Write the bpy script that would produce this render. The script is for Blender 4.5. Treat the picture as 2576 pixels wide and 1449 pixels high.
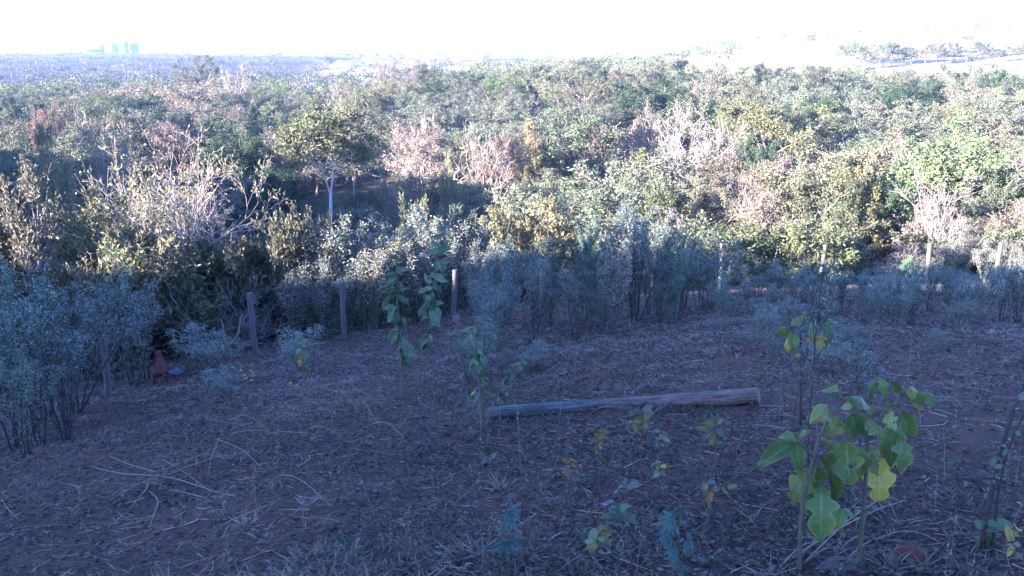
import bpy, math, random
import numpy as np
from mathutils import Vector, Matrix

for o in list(bpy.data.objects):
    bpy.data.objects.remove(o)
scene = bpy.context.scene
COL = scene.collection
RAD = math.radians

# ------------------------------------------------------------------ camera
PITCH = 15.0
cam = bpy.data.cameras.new("camera")
cam.sensor_fit = 'HORIZONTAL'
cam.angle = RAD(60)
cam.clip_start = 0.05
cam.clip_end = 9000
cam_o = bpy.data.objects.new("camera", cam)
cam_o.rotation_euler = (RAD(90 - PITCH), 0, 0)
COL.objects.link(cam_o)
scene.camera = cam_o

# ------------------------------------------------------------------ light: low sun behind the camera, hazy sky
SUN_AZ, SUN_EL = RAD(60), RAD(11.5)          # azimuth counted from straight behind, towards the west of the slope
SUN = Vector((-math.sin(SUN_AZ) * math.cos(SUN_EL), -math.cos(SUN_AZ) * math.cos(SUN_EL), math.sin(SUN_EL)))
world = bpy.data.worlds.new("World")
scene.world = world
world.use_nodes = True
nt = world.node_tree
bg = nt.nodes["Background"]
sky = nt.nodes.new("ShaderNodeTexSky")
sky.sky_type = 'NISHITA'
sky.sun_disc = False
sky.sun_elevation = SUN_EL
sky.sun_rotation = math.atan2(SUN.x, SUN.y)
sky.altitude = 600
sky.air_density = 1.0
sky.dust_density = 0.7
sky.ozone_density = 4.0
nt.links.new(sky.outputs[0], bg.inputs[0])
bg.inputs[1].default_value = 0.096
sl = bpy.data.lights.new("sun", 'SUN')
sl.energy = 5.0
sl.angle = RAD(0.5)
sl.color = (1.0, 0.91, 0.58)
so = bpy.data.objects.new("sun", sl)
so.rotation_euler = SUN.to_track_quat('Z', 'Y').to_euler()
COL.objects.link(so)

scene.view_settings.view_transform = 'Standard'
scene.view_settings.look = 'None'
scene.view_settings.gamma = 1
scene.view_settings.use_curve_mapping = False
scene.view_settings.exposure = 3.25
scene.view_settings.use_white_balance = True
scene.view_settings.white_balance_temperature = 5300
scene.view_settings.white_balance_tint = 44
scene.cycles.max_bounces = 5
scene.cycles.diffuse_bounces = 3
scene.cycles.transmission_bounces = 3
scene.cycles.volume_bounces = 1
scene.cycles.use_denoising = True

# ------------------------------------------------------------------ photo pixel (2576 wide) -> ray, point
cp, sp_ = math.cos(RAD(PITCH)), math.sin(RAD(PITCH))
FPX = 1288 / math.tan(RAD(30))

def at(px, py, dep):
    X, Y = (px - 1288) / FPX, (724.5 - py) / FPX
    d = Vector((X, cp + Y * sp_, -sp_ + Y * cp))
    return d * (dep / d.y)

# ------------------------------------------------------------------ noise and terrain
def vnoise(x, y, seed=0):
    x = np.asarray(x, float); y = np.asarray(y, float)
    xi = np.floor(x).astype(np.int64); yi = np.floor(y).astype(np.int64)
    fx = x - xi; fy = y - yi
    fx = fx * fx * (3 - 2 * fx); fy = fy * fy * (3 - 2 * fy)
    def h(a, b):
        n = (a * 374761393 + b * 668265263 + seed * 974634541) & 0x7fffffff
        n = ((n ^ (n >> 13)) * 1274126177) & 0x7fffffff
        return ((n ^ (n >> 16)) & 0xffff) / 65535.0
    return (h(xi, yi) * (1 - fx) + h(xi + 1, yi) * fx) * (1 - fy) + (h(xi, yi + 1) * (1 - fx) + h(xi + 1, yi + 1) * fx) * fy

def fbm(x, y, seed=0, n=4):
    s, a = 0, 0.5
    for i in range(n):
        s = s + a * vnoise(x * 2 ** i, y * 2 ** i, seed + i * 17); a *= .5
    return s

TH = [-32, -25, -12, 0, 8, 16, 31]
RR = [0, 3.4, 7.5, 12, 16.2, 18.5, 21.5, 26, 35, 45, 60, 75, 90, 120, 200, 300, 450, 700, 1200, 2200, 5000]
ZT = [
 [-1.6, -2.25, -3.5, -5.0, -6.0, -6.6, -7.4, -8.8, -11.5, -14.5, -18, -19.8, -20.8, -21, -19.5, -18.5, -18.5, -16.5, -9, -7, -40],
 [-1.6, -2.25, -3.5, -4.9, -5.85, -6.3, -7.1, -8.5, -11.3, -14.3, -18, -19.8, -20.8, -21, -19.5, -18, -18.5, -16.5, -8.5, -5, -40],
 [-1.6, -2.18, -3.3, -4.6, -5.65, -6.1, -6.8, -8.1, -11, -14, -17.8, -19.8, -20.5, -20.8, -18.5, -16.5, -17.5, -15, -9, -12, -40],
 [-1.6, -2.15, -3.2, -4.4, -5.35, -5.8, -6.4, -7.4, -10, -13.2, -17, -19.2, -20, -19.5, -15.5, -11.5, -13, -13, -10, -18, -40],
 [-1.6, -2.15, -2.95, -4.05, -5.0, -5.5, -6.1, -7.0, -9.2, -12, -15.5, -17.8, -18.8, -18.5, -14, -8.3, -8, -12, -16, -24, -40],
 [-1.6, -2.15, -2.78, -3.75, -4.6, -5.1, -5.8, -6.8, -8.7, -11, -14, -16, -17, -17.5, -16, -11.5, -1, 11, 8, -20, -40],
 [-1.6, -2.1, -2.65, -3.6, -4.4, -4.85, -5.4, -6.2, -8.0, -9.8, -12.3, -14, -15, -16, -15.5, -10.5, 2, 16, 14, -20, -40]]
LR = np.linspace(0, math.log1p(5000), 400)
_k = np.exp(-0.5 * (np.arange(-9, 10) / 3.5) ** 2); _k /= _k.sum()
COLZ = []
for row in ZT:
    c = np.interp(LR, np.log1p(np.array(RR, float)), row)
    cpad = np.concatenate([np.full(9, c[0]), c, np.full(9, c[-1])])
    COLZ.append(np.convolve(cpad, _k, 'valid'))
COLZ = np.array(COLZ)

def sstep(a, b, x):
    t = np.clip((x - a) / (b - a), 0, 1)
    return t * t * (3 - 2 * t)

def SHADE_RIDGE_H(t):  # unseen ridge behind the camera, heights shaped for the shade it casts
    h = np.interp(t, [-400, -206, -134, -98, -83, -75, -62, -49, -38, -31, -25.8, -21.5, -18.7, -16.5, -13.5, -8, 5, 40], [-12, -8, -4.2, .5, 4.2, 4.6, 5.8, 6.0, 4.6, 4.2, 3.8, 4.0, 5.3, 6.6, 7.8, 9.2, 11, 11])
    return h + 0.5 * (vnoise(t * .55, t * 0 + 3.3, 5) - .5) + .35 * (vnoise(t * 1.7, t * 0 + 1.3, 6) - .5)

def ground_z(x, y):
    x = np.asarray(x, float); y = np.asarray(y, float)
    r = np.hypot(x, y); th = np.degrees(np.arctan2(x, np.maximum(y, 1e-6)))
    u = np.log1p(r) / LR[-1] * (len(LR) - 1)
    i = np.clip(u.astype(int), 0, len(LR) - 2); f = u - i
    thc = np.clip(th, TH[0], TH[-1])
    j = np.clip(np.searchsorted(TH, thc, 'right') - 1, 0, len(TH) - 2)
    tj = np.array(TH, float)
    g = (thc - tj[j]) / (tj[j + 1] - tj[j])
    z = (COLZ[j, i] * (1 - f) + COLZ[j, i + 1] * f) * (1 - g) + (COLZ[j + 1, i] * (1 - f) + COLZ[j + 1, i + 1] * f) * g
    back = sstep(2, -3, y)
    s = -(x * math.sin(SUN_AZ) + y * math.cos(SUN_AZ)); t = x * math.cos(SUN_AZ) - y * math.sin(SUN_AZ)
    w = sstep(3, 45, s)
    nb_ = back * sstep(11, 4, r)
    z = np.where(y < 0, -1.6 + (z + 1.6) * (1 - nb_), z)
    hz = SHADE_RIDGE_H(t) - np.maximum(s - 50, 0) * .03
    z = z * (1 - w) + hz * w
    a_far = np.clip((r - 30) / 200, 0, 1)
    z = z + (fbm(x * .6, y * .6, 3, 3) - .45) * .22 * np.clip((r - 1) / 6, 0, 1) * (1 - w) + a_far * (1 - w) * ((fbm(x * .012, y * .012, 8, 3) - .45) * 3.0)
    z = z + (fbm(x * 3.1, y * 3.1, 4, 3) - .45) * .07 * (r < 40)
    return z

def gz(x, y):
    return float(ground_z(np.array([x]), np.array([y]))[0])

def ground_at(px, py):
    X, Y = (px - 1288) / FPX, (724.5 - py) / FPX
    d = Vector((X, cp + Y * sp_, -sp_ + Y * cp)); d /= d.y
    ys = np.concatenate([np.arange(2, 30, .02), np.arange(30, 400, .5)])
    gzv = ground_z(d.x * ys, ys)
    k = np.argmax(gzv >= d.z * ys)
    yy = ys[k]
    return Vector((d.x * yy, yy, gzv[k]))

# ------------------------------------------------------------------ mesh assembly
class Geo:
    def __init__(self):
        self.V = []; self.F = []; self.M = []; self.T = []; self.n = 0
    def add(self, V, F, mat=0, tone=0.5):
        V = np.asarray(V, float).reshape(-1, 3); F = np.asarray(F, np.int64)
        if not len(F): return
        self.V.append(V); self.F.append(F + self.n)
        self.M.append(np.full(len(F), mat)); t = np.asarray(tone, float)
        self.T.append(np.full(len(V), float(t)) if t.ndim == 0 else t); self.n += len(V)
    def mesh(self, name, mats, smooth=False):
        me = bpy.data.meshes.new(name)
        V = np.concatenate(self.V)
        me.vertices.add(len(V)); me.vertices.foreach_set("co", V.astype(np.float32).ravel())
        tot = np.concatenate([np.full(len(f), f.shape[1]) for f in self.F])
        idx = np.concatenate([f.ravel() for f in self.F])
        me.loops.add(len(idx)); me.loops.foreach_set("vertex_index", idx.astype(np.int32))
        me.polygons.add(len(tot))
        me.polygons.foreach_set("loop_start", np.concatenate([[0], np.cumsum(tot)[:-1]]).astype(np.int32))
        me.polygons.foreach_set("loop_total", tot.astype(np.int32))
        for m in mats: me.materials.append(m)
        me.polygons.foreach_set("material_index", np.concatenate(self.M).astype(np.int32))
        me.polygons.foreach_set("use_smooth", np.full(len(tot), smooth))
        a = me.attributes.new("tone", 'FLOAT', 'POINT')
        a.data.foreach_set("value", np.concatenate(self.T).astype(np.float32))
        me.update(calc_edges=True)
        return me

def nrm(a):
    return a / np.maximum(np.linalg.norm(a, axis=-1, keepdims=True), 1e-9)

def tube(g, P, R, sides=5, mat=0, tone=.5, cap=True):
    P = np.asarray(P, float); R = np.asarray(R, float); k = len(P)
    T = nrm(np.gradient(P, axis=0))
    ref = np.array([0.31, .17, .93]) if abs(T[0] @ np.array([0.31, .17, .93])) < .9 else np.array([1., 0, 0])
    U = nrm(np.cross(T, ref)); W = np.cross(T, U)
    a = np.arange(sides) * 2 * math.pi / sides
    ring = (P[:, None] + R[:, None, None] * (np.cos(a)[None, :, None] * U[:, None] + np.sin(a)[None, :, None] * W[:, None])).reshape(-1, 3)
    i = np.arange(k - 1)[:, None] * sides; j = np.arange(sides)[None]; j2 = (j + 1) % sides
    F = np.stack([i + j, i + j2, i + sides + j2, i + sides + j], -1).reshape(-1, 4)
    g.add(ring, F, mat, tone)
    if cap and sides > 3:
        for e in (0, k - 1):
            c = np.concatenate([ring[e * sides:(e + 1) * sides], P[e][None]])
            F = [[q, (q + 1) % sides, sides] if e else [(q + 1) % sides, q, sides] for q in range(sides)]
            g.add(c, F, mat, tone)

def leaves(g, P, D, N, L, W, tone, mat=0, fold=.25):
    """Pointed leaves folded along the midrib: two triangles each side."""
    n = len(P)
    if not n: return
    D = nrm(D); S = nrm(np.cross(D, N)); N = np.cross(S, D)
    L = np.broadcast_to(L, (n,))[:, None]; W = np.broadcast_to(W, (n,))[:, None]
    m = P + D * L * .45
    V = np.stack([P, m + S * W * .5 + N * W * fold, P + D * L - N * L * .12, m - S * W * .5 + N * W * fold], 1).reshape(-1, 3)
    b = np.arange(n)[:, None] * 4
    F = np.concatenate([b + np.array([0, 1, 2]), b + np.array([0, 2, 3])])
    g.add(V, F, mat, np.repeat(np.broadcast_to(tone, (n,)), 4))

# ------------------------------------------------------------------ materials
def new_mat(name):
    m = bpy.data.materials.new(name); m.use_nodes = True
    m.node_tree.nodes.clear()
    out = m.node_tree.nodes.new("ShaderNodeOutputMaterial")
    return m, m.node_tree.nodes, m.node_tree.links, out

def ramp(nodes, cols, pos=None):
    r = nodes.new("ShaderNodeValToRGB"); e = r.color_ramp.elements
    pos = pos or [i / (len(cols) - 1) for i in range(len(cols))]
    while len(e) < len(cols): e.new(.5)
    for k, (c, p) in enumerate(zip(cols, pos)):
        e[k].position = p; e[k].color = (*c, 1)
    return r

def leaf_mat(name, cols, var=.24, hue=.025, transl=.22, rough=.6):
    """Leaf colours by the leaf's own tone, each plant shifted a little, light coming through."""
    m, N, L, out = new_mat(name)
    a = N.new("ShaderNodeAttribute"); a.attribute_name = "tone"
    r = ramp(N, cols); L.new(a.outputs['Fac'], r.inputs[0])
    oi = N.new("ShaderNodeObjectInfo"); hs = N.new("ShaderNodeHueSaturation")
    def mr(src, lo, hi, mul=1.0):
        w = N.new("ShaderNodeMath"); w.operation = 'MULTIPLY'; w.inputs[1].default_value = mul; L.new(src, w.inputs[0])
        f = N.new("ShaderNodeMath"); f.operation = 'FRACT'; L.new(w.outputs[0], f.inputs[0])
        q = N.new("ShaderNodeMapRange"); q.inputs[3].default_value = lo; q.inputs[4].default_value = hi
        L.new(f.outputs[0], q.inputs[0]); return q.outputs[0]
    L.new(mr(oi.outputs['Random'], .5 - hue, .5 + hue, 7.31), hs.inputs['Hue'])
    L.new(mr(oi.outputs['Random'], 1 - var, 1 + var, 1.0), hs.inputs['Value'])
    L.new(mr(oi.outputs['Random'], .68, .98, 3.77), hs.inputs['Saturation'])
    L.new(r.outputs[0], hs.inputs['Color'])
    p = N.new("ShaderNodeBsdfPrincipled"); p.inputs['Roughness'].default_value = rough
    p.inputs['Specular IOR Level'].default_value = .25
    t = N.new("ShaderNodeBsdfTranslucent"); mx = N.new("ShaderNodeMixShader"); mx.inputs[0].default_value = transl
    L.new(hs.outputs[0], p.inputs['Base Color']); L.new(hs.outputs[0], t.inputs['Color'])
    L.new(p.outputs[0], mx.inputs[1]); L.new(t.outputs[0], mx.inputs[2]); L.new(mx.outputs[0], out.inputs[0])
    return m

def noise_mat(name, cols, scale=6, rough=.85, bump=.3, pos=None, stretch=(1, 1, 1), detail=6, dist=.01):
    m, N, L, out = new_mat(name)
    tc = N.new("ShaderNodeTexCoord"); mp = N.new("ShaderNodeMapping"); mp.inputs['Scale'].default_value = stretch
    n = N.new("ShaderNodeTexNoise"); n.inputs['Scale'].default_value = scale; n.inputs['Detail'].default_value = detail
    L.new(tc.outputs['Object'], mp.inputs[0]); L.new(mp.outputs[0], n.inputs['Vector'])
    r = ramp(N, cols, pos); L.new(n.outputs[0], r.inputs[0])
    p = N.new("ShaderNodeBsdfPrincipled"); p.inputs['Roughness'].default_value = rough; p.inputs['Specular IOR Level'].default_value = .2
    b = N.new("ShaderNodeBump"); b.inputs['Strength'].default_value = bump; b.inputs['Distance'].default_value = dist
    L.new(n.outputs[0], b.inputs['Height']); L.new(b.outputs[0], p.inputs['Normal'])
    L.new(r.outputs[0], p.inputs['Base Color']); L.new(p.outputs[0], out.inputs[0])
    return m

M = {}
M['bark_grey'] = noise_mat('bark_grey', [(.10, .085, .07), (.24, .21, .18), (.36, .33, .29)], 9, .9, .5)
M['bark_pale'] = noise_mat('bark_pale', [(.13, .105, .085), (.26, .22, .18), (.40, .35, .29)], 5, .85, .4)
M['bark_dark'] = noise_mat('bark_dark', [(.03, .022, .02), (.07, .05, .045), (.12, .09, .08)], 14, .9, .4)
M['dry_wood'] = noise_mat('dry_wood', [(.12, .09, .062), (.235, .185, .13), (.35, .29, .215)], 20, .9, .2)
M['stem_weed'] = noise_mat('stem_weed', [(.05, .06, .04), (.10, .115, .08), (.17, .18, .13)], 20, .9, .2)
M['stem_tan'] = noise_mat('stem_tan', [(.10, .07, .048), (.19, .145, .10), (.28, .225, .165)], 20, .9, .2)
M['lf_greygreen'] = leaf_mat('leaf_greygreen', [(.065, .09, .045), (.14, .168, .085), (.23, .24, .145)])
M['lf_olive'] = leaf_mat('leaf_olive', [(.075, .085, .03), (.16, .165, .065), (.28, .26, .13)])
M['lf_dark'] = leaf_mat('leaf_dark', [(.018, .04, .018), (.04, .08, .03), (.08, .12, .05)])
M['lf_yellow'] = leaf_mat('leaf_yellow', [(.11, .115, .035), (.22, .21, .075), (.34, .30, .13)], .2, .02)
M['lf_green'] = leaf_mat('leaf_green', [(.06, .10, .03), (.135, .175, .058), (.235, .265, .10)])
M['lf_pink'] = leaf_mat('leaf_pinkish', [(.12, .09, .055), (.235, .185, .115), (.34, .275, .185)], .2, .015)
M['lf_red'] = leaf_mat('leaf_rusty', [(.12, .065, .038), (.205, .12, .07), (.3, .2, .12)], .2, .02)
M['lf_bluegreen'] = leaf_mat('leaf_bluegreen', [(.07, .12, .07), (.135, .205, .125), (.24, .31, .205)], transl=.3)
M['lf_lacy'] = leaf_mat('leaf_lacy', [(.12, .14, .09), (.22, .25, .17), (.34, .36, .27)], .15, .01, .2)
M['flower'] = leaf_mat('flower_white', [(.2, .21, .2), (.34, .35, .34), (.52, .53, .52)], .15, .01, .2)
M['flower_dry'] = leaf_mat('flower_dry', [(.17, .15, .11), (.31, .28, .22), (.46, .43, .35)], .15, .01, .2)
M['straw'] = leaf_mat('straw', [(.10, .075, .045), (.24, .19, .12), (.42, .355, .25)], .1, .01, .15)
M['litter'] = leaf_mat('leaf_litter', [(.032, .018, .014), (.09, .052, .037), (.23, .165, .12)], .1, .01, .05)
M['weed'] = leaf_mat('low_weed', [(.035, .05, .028), (.075, .095, .05), (.15, .17, .1)], .1, .01, .2)

def ground_material():
    m, N, L, out = new_mat('ground')
    tc = N.new("ShaderNodeTexCoord")
    def noise(scale, detail=6, rough=.6):
        n = N.new("ShaderNodeTexNoise"); n.inputs['Scale'].default_value = scale
        n.inputs['Detail'].default_value = detail; n.inputs['Roughness'].default_value = rough
        L.new(tc.outputs['Object'], n.inputs['Vector']); return n.outputs[0]
    n1, n2, n3 = noise(1.1, 5), noise(14, 8, .7), noise(70, 4, .7)
    soil = ramp(N, [(.05, .025, .018), (.10, .05, .036), (.145, .08, .058), (.21, .145, .11)], [.25, .45, .6, .75]); L.new(n2, soil.inputs[0])
    lit = ramp(N, [(.035, .02, .014), (.085, .053, .038), (.21, .155, .11)], [.3, .5, .75]); L.new(n3, lit.inputs[0])
    f = ramp(N, [(0, 0, 0), (1, 1, 1)], [.42, .6]); L.new(n1, f.inputs[0])
    mix = N.new("ShaderNodeMixRGB"); L.new(f.outputs[0], mix.inputs[0]); L.new(soil.outputs[0], mix.inputs[1]); L.new(lit.outputs[0], mix.inputs[2])
    z = N.new("ShaderNodeAttribute"); z.attribute_name = "tone"
    nf = noise(.05, 6, .65)
    fld = ramp(N, [(.2, .15, .09), (.42, .35, .24), (.56, .5, .38)], [.3, .5, .7]); L.new(nf, fld.inputs[0])
    m2 = N.new("ShaderNodeMixRGB"); L.new(z.outputs['Fac'], m2.inputs[0]); L.new(mix.outputs[0], m2.inputs[1]); L.new(fld.outputs[0], m2.inputs[2])
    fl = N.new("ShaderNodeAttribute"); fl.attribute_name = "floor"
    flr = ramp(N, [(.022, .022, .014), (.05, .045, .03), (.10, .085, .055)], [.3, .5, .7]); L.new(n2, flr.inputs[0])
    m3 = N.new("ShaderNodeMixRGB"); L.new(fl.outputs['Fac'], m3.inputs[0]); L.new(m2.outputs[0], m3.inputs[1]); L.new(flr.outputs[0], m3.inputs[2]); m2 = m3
    p = N.new("ShaderNodeBsdfPrincipled"); p.inputs['Roughness'].default_value = .95; p.inputs['Specular IOR Level'].default_value = .1
    b = N.new("ShaderNodeBump"); b.inputs['Strength'].default_value = .7; b.inputs['Distance'].default_value = .04
    L.new(n2, b.inputs['Height']); L.new(b.outputs[0], p.inputs['Normal'])
    L.new(m2.outputs[0], p.inputs['Base Color']); L.new(p.outputs[0], out.inputs[0])
    return m
M['ground'] = ground_material()

# ------------------------------------------------------------------ object helpers
def link(name, me, parent=None, loc=None, label=None, cat=None, group=None, kind=None):
    o = bpy.data.objects.new(name, me); COL.objects.link(o)
    if parent is not None: o.parent = parent
    if loc is not None: o.location = loc
    for k, v in (('label', label), ('category', cat), ('group', group), ('kind', kind)):
        if v: o[k] = v
    return o

def thing(name, loc, label, cat, group=None, rz=0.0, scale=1.0):
    o = link(name, None, None, loc, label, cat, group)
    o.empty_display_size = .2
    o.rotation_euler = (0, 0, rz); o.scale = (scale,) * 3 if not hasattr(scale, '__len__') else scale
    return o

def place(name, proto, loc, label, cat, group=None, rz=0.0, scale=1.0):
    t = thing(name, loc, label, cat, group, rz, scale)
    for part, me in proto: link(part, me, t)
    return t

# ------------------------------------------------------------------ the ground, one sheet to the horizon
def build_ground():
    rr = [0.0]
    r = .6
    while r < 5000:
        rr.append(r); r *= 1.018 if r < 60 else 1.035
    rr = np.array(rr)
    th = np.concatenate([np.linspace(-40, 40, 300, endpoint=False), np.linspace(40, 320, 130, endpoint=False)])
    T, Rr = np.meshgrid(np.radians(th), rr)
    X, Y = Rr * np.sin(T), Rr * np.cos(T)
    Z = ground_z(X, Y)
    n, k = X.shape
    V = np.stack([X, Y, Z], -1).reshape(-1, 3)
    i = np.arange(n - 1)[:, None] * k; j = np.arange(k)[None]; j2 = (j + 1) % k
    F = np.stack([i + j, i + j2, i + k + j2, i + k + j], -1).reshape(-1, 4)
    deg = np.degrees(np.arctan2(X, Y))
    fld = sstep(205, 250, Rr + (fbm(X * .03, Y * .03, 40) - .5) * 40) * sstep(7, 11, deg) \
        + sstep(420, 520, Rr) * (fbm(X * .012, Y * .012, 41) > .40) * (deg < 11) * (.25 + .65 * sstep(-14, -10, deg))
    fld = fld + sstep(27, 31, Rr) * sstep(60, 48, Rr) * sstep(17, 22, deg) * .8
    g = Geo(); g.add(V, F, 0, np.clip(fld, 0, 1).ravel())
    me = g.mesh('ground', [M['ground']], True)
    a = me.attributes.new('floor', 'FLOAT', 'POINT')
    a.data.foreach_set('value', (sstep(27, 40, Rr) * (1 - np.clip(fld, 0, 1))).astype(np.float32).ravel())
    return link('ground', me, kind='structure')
build_ground()

# ------------------------------------------------------------------ trees
def skeleton(rng, H, r0, first, nch, ang, lr, up, wig, fmin, k0=7, lean=0.05, flat=0.0):
    """Recursive limbs: returns [(points, radii, level)]."""
    segs = []
    top = len(nch)
    def grow(p, d, L, r, lv, anchor=None):
        k = k0 if lv == 0 else (5 if lv < top else 4)
        P = [p]; d = d.copy()
        for i in range(k - 1):
            d = d + rng.normal(0, wig[lv], 3); d[2] += up[lv]; d = nrm(d)
            P.append(P[-1] + d * L / (k - 1))
        P = np.array(P); e = .55 if lv == 0 else .35
        Rr = r * (1 - (1 - e) * np.linspace(0, 1, k))
        if lv == 0: Rr[0] *= 1.35
        segs.append((P, Rr, lv, P[-1] if anchor is None else anchor))
        if lv >= top: return
        az = rng.uniform(0, 6.28)
        for i in range(nch[lv]):
            f = fmin[lv] + (1 - fmin[lv]) * ((i + rng.uniform(.2, .9)) / nch[lv])
            f = min(f, .995); q = f * (k - 1); a = int(q)
            pos = P[a] + (P[a + 1] - P[a]) * (q - a); dd = nrm(P[a + 1] - P[a])
            az += 2.4 + rng.normal(0, .3)
            u = nrm(np.cross(dd, [0.3, .5, .81])); w = np.cross(dd, u)
            an = ang[lv] * rng.uniform(.7, 1.25)
            cd = dd * math.cos(an) + (u * math.cos(az) + w * math.sin(az)) * math.sin(an)
            cd[2] *= 1 - flat
            grow(pos, nrm(cd), L * lr[lv] * rng.uniform(.7, 1.2) * (1.15 - .35 * f), Rr[a] * .62, lv + 1, P[-1] if lv == top - 1 else (P[int(k * .7)] if lv == top - 2 else None))
    d = nrm(np.array([rng.normal(0, lean), rng.normal(0, lean), 1.0]))
    grow(np.array([0., 0., -.25]), d, H * first, r0, 0)
    return segs

def tree_proto(seed, name, mats, H=8, r0=.16, first=.5, nch=(6, 5, 5), ang=(.8, .7, .7), lr=(.75, .55, .5), up=(.02, .06, .04, .0),
               wig=(.06, .12, .18, .2), fmin=(.4, .3, .2), nleaf=14, leaf=(.155, .09), flat=0., droop=.0, clump=.18, minseg=0.004, tone=(.5, .12),
               leaf_lv=None, part='crown', outward=1.5, lump=.85, trunks=1, spread=.0):
    rng = np.random.default_rng(seed)
    segs = []
    for q in range(trunks):
        s = skeleton(rng, H * (1 - .2 * q * (trunks > 1) * rng.uniform(.3, 1)), r0, first, nch, ang, lr, up, wig, fmin, flat=flat, lean=.05 + spread)
        segs += s
    zmax = max(s[0][:, 2].max() for s in segs)
    k = H / zmax
    segs = [(P * k, np.maximum(R, minseg), lv, A * k) for P, R, lv, A in segs]
    gt = Geo()
    for P, R, lv, A in segs:
        tube(gt, P, R, (7, 5, 4, 3, 3)[min(lv, 4)], 0, .5, cap=lv == 0)
    parts = [('trunk', gt.mesh(name + '_trunk', [mats[0]], True))]
    if nleaf:
        top = max(s[2] for s in segs); lv0 = top if leaf_lv is None else leaf_lv
        Ps, Ds, As = [], [], []
        for P, R, lv, A in segs:
            if lv < lv0: continue
            n = max(1, int(nleaf * rng.uniform(.4, 1.5)))
            f = rng.uniform(.15, 1.0, n) * (len(P) - 1); a = np.minimum(f.astype(int), len(P) - 2)
            pos = P[a] + (P[a + 1] - P[a]) * (f - a)[:, None]
            dd = nrm(P[a + 1] - P[a])
            q = pos + rng.normal(0, clump, (n, 3)) * [1, 1, .7]
            Ps.append(A + (q - A) * lump); Ds.append(dd); As.append(np.repeat(A[None], n, 0))
        P = np.concatenate(Ps); D = np.concatenate(Ds); A = np.concatenate(As)
        D = nrm(D * .6 + rng.normal(0, .7, D.shape)); D[:, 2] -= droop
        C0 = np.array([P[:, 0].mean(), P[:, 1].mean(), np.percentile(P[:, 2], 35)])
        N = nrm(nrm(P - C0) * outward * .6 + nrm(P - A) * outward * .7 + rng.normal(0, .36, D.shape) + [0, 0, .35])
        s = rng.uniform(.6, 1.35, len(P))
        g = Geo(); leaves(g, P, D, N, leaf[0] * s, leaf[1] * s, np.clip(rng.normal(tone[0], tone[1], len(P)), 0, 1))
        parts.append((part, g.mesh(name + '_' + part, [mats[1]])))
    return parts

TREES = {}
def T(key, **k):
    TREES[key] = (tree_proto(**k), k.get('H', 8))
T('round0', seed=1, name='round_a', mats=(M['bark_grey'], M['lf_greygreen']), nch=(7, 6, 6), first=.55, nleaf=47)
T('round1', seed=2, name='round_b', mats=(M['bark_grey'], M['lf_greygreen']), nch=(8, 5, 6), first=.62, nleaf=49, ang=(.9, .8, .8))
T('round2', seed=3, name='round_c', mats=(M['bark_pale'], M['lf_green']), nch=(7, 6, 6), first=.5, nleaf=43)
T('flat0', seed=4, name='flat_a', mats=(M['bark_grey'], M['lf_greygreen']), nch=(6, 6, 6), first=.55, ang=(1.05, .8, .8), flat=.35, fmin=(.6, .3, .2), lr=(.95, .6, .5), nleaf=49, clump=.14)
T('flat1', seed=5, name='flat_b', mats=(M['bark_pale'], M['lf_olive']), nch=(6, 6, 6), first=.5, ang=(1.1, .8, .8), flat=.4, fmin=(.65, .3, .2), lr=(1.0, .6, .5), nleaf=47, clump=.14)
T('olive0', seed=6, name='olive_a', mats=(M['bark_grey'], M['lf_olive']), nch=(7, 6, 5), first=.5, nleaf=47)
T('dark0', seed=7, name='dark_a', mats=(M['bark_grey'], M['lf_dark']), nch=(9, 6, 6), first=.6, nleaf=56, ang=(.85, .8, .8))
T('yellow0', seed=8, name='yellow_a', mats=(M['bark_pale'], M['lf_yellow']), nch=(7, 6, 5), first=.5, nleaf=47, leaf=(.17, .1))
T('pink0', seed=9, name='pink_a', mats=(M['bark_pale'], M['lf_pink']), nch=(7, 6, 6), first=.5, nleaf=29)
T('pink1', seed=10, name='pink_b', mats=(M['bark_pale'], M['lf_pink']), nch=(6, 5, 6), first=.45, nleaf=21, up=(.02, .12, .1, .05))
T('red0', seed=11, name='red_a', mats=(M['bark_grey'], M['lf_red']), nch=(6, 5, 6), first=.5, nleaf=35)
T('sparse0', seed=12, name='sparse_a', mats=(M['bark_pale'], M['lf_greygreen']), nch=(6, 5, 5), first=.5, nleaf=15, ang=(.75, .7, .7))
T('bare0', seed=13, name='bare_a', mats=(M['bark_pale'], None), nch=(6, 5, 6, 3), ang=(.7, .6, .6, .6), lr=(.8, .6, .55, .6), up=(.02, .1, .1, .05, .0), wig=(.06, .14, .2, .22, .2), fmin=(.4, .25, .2, .2), nleaf=0, minseg=.018, r0=.17)
T('bare1', seed=14, name='bare_b', mats=(M['bark_pale'], None), nch=(5, 6, 6, 3), ang=(.9, .7, .6, .6), lr=(.9, .6, .55, .6), up=(.02, .05, .08, .05, .0), wig=(.08, .18, .25, .22, .2), fmin=(.3, .25, .2, .2), nleaf=0, minseg=.018, r0=.2)

KIND_TXT = {'round': ('grey green', 'round crowned'), 'flat': ('pale green', 'flat topped'), 'olive': ('olive', 'bushy'), 'dark': ('dark green', 'dense crowned'),
            'yellow': ('yellow green', 'sunlit'), 'pink': ('pinkish brown', 'half dry'), 'red': ('rusty red', 'dry leaved'), 'sparse': ('thin', 'pale branched'), 'bare': ('bare whitish', 'leafless')}

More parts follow.
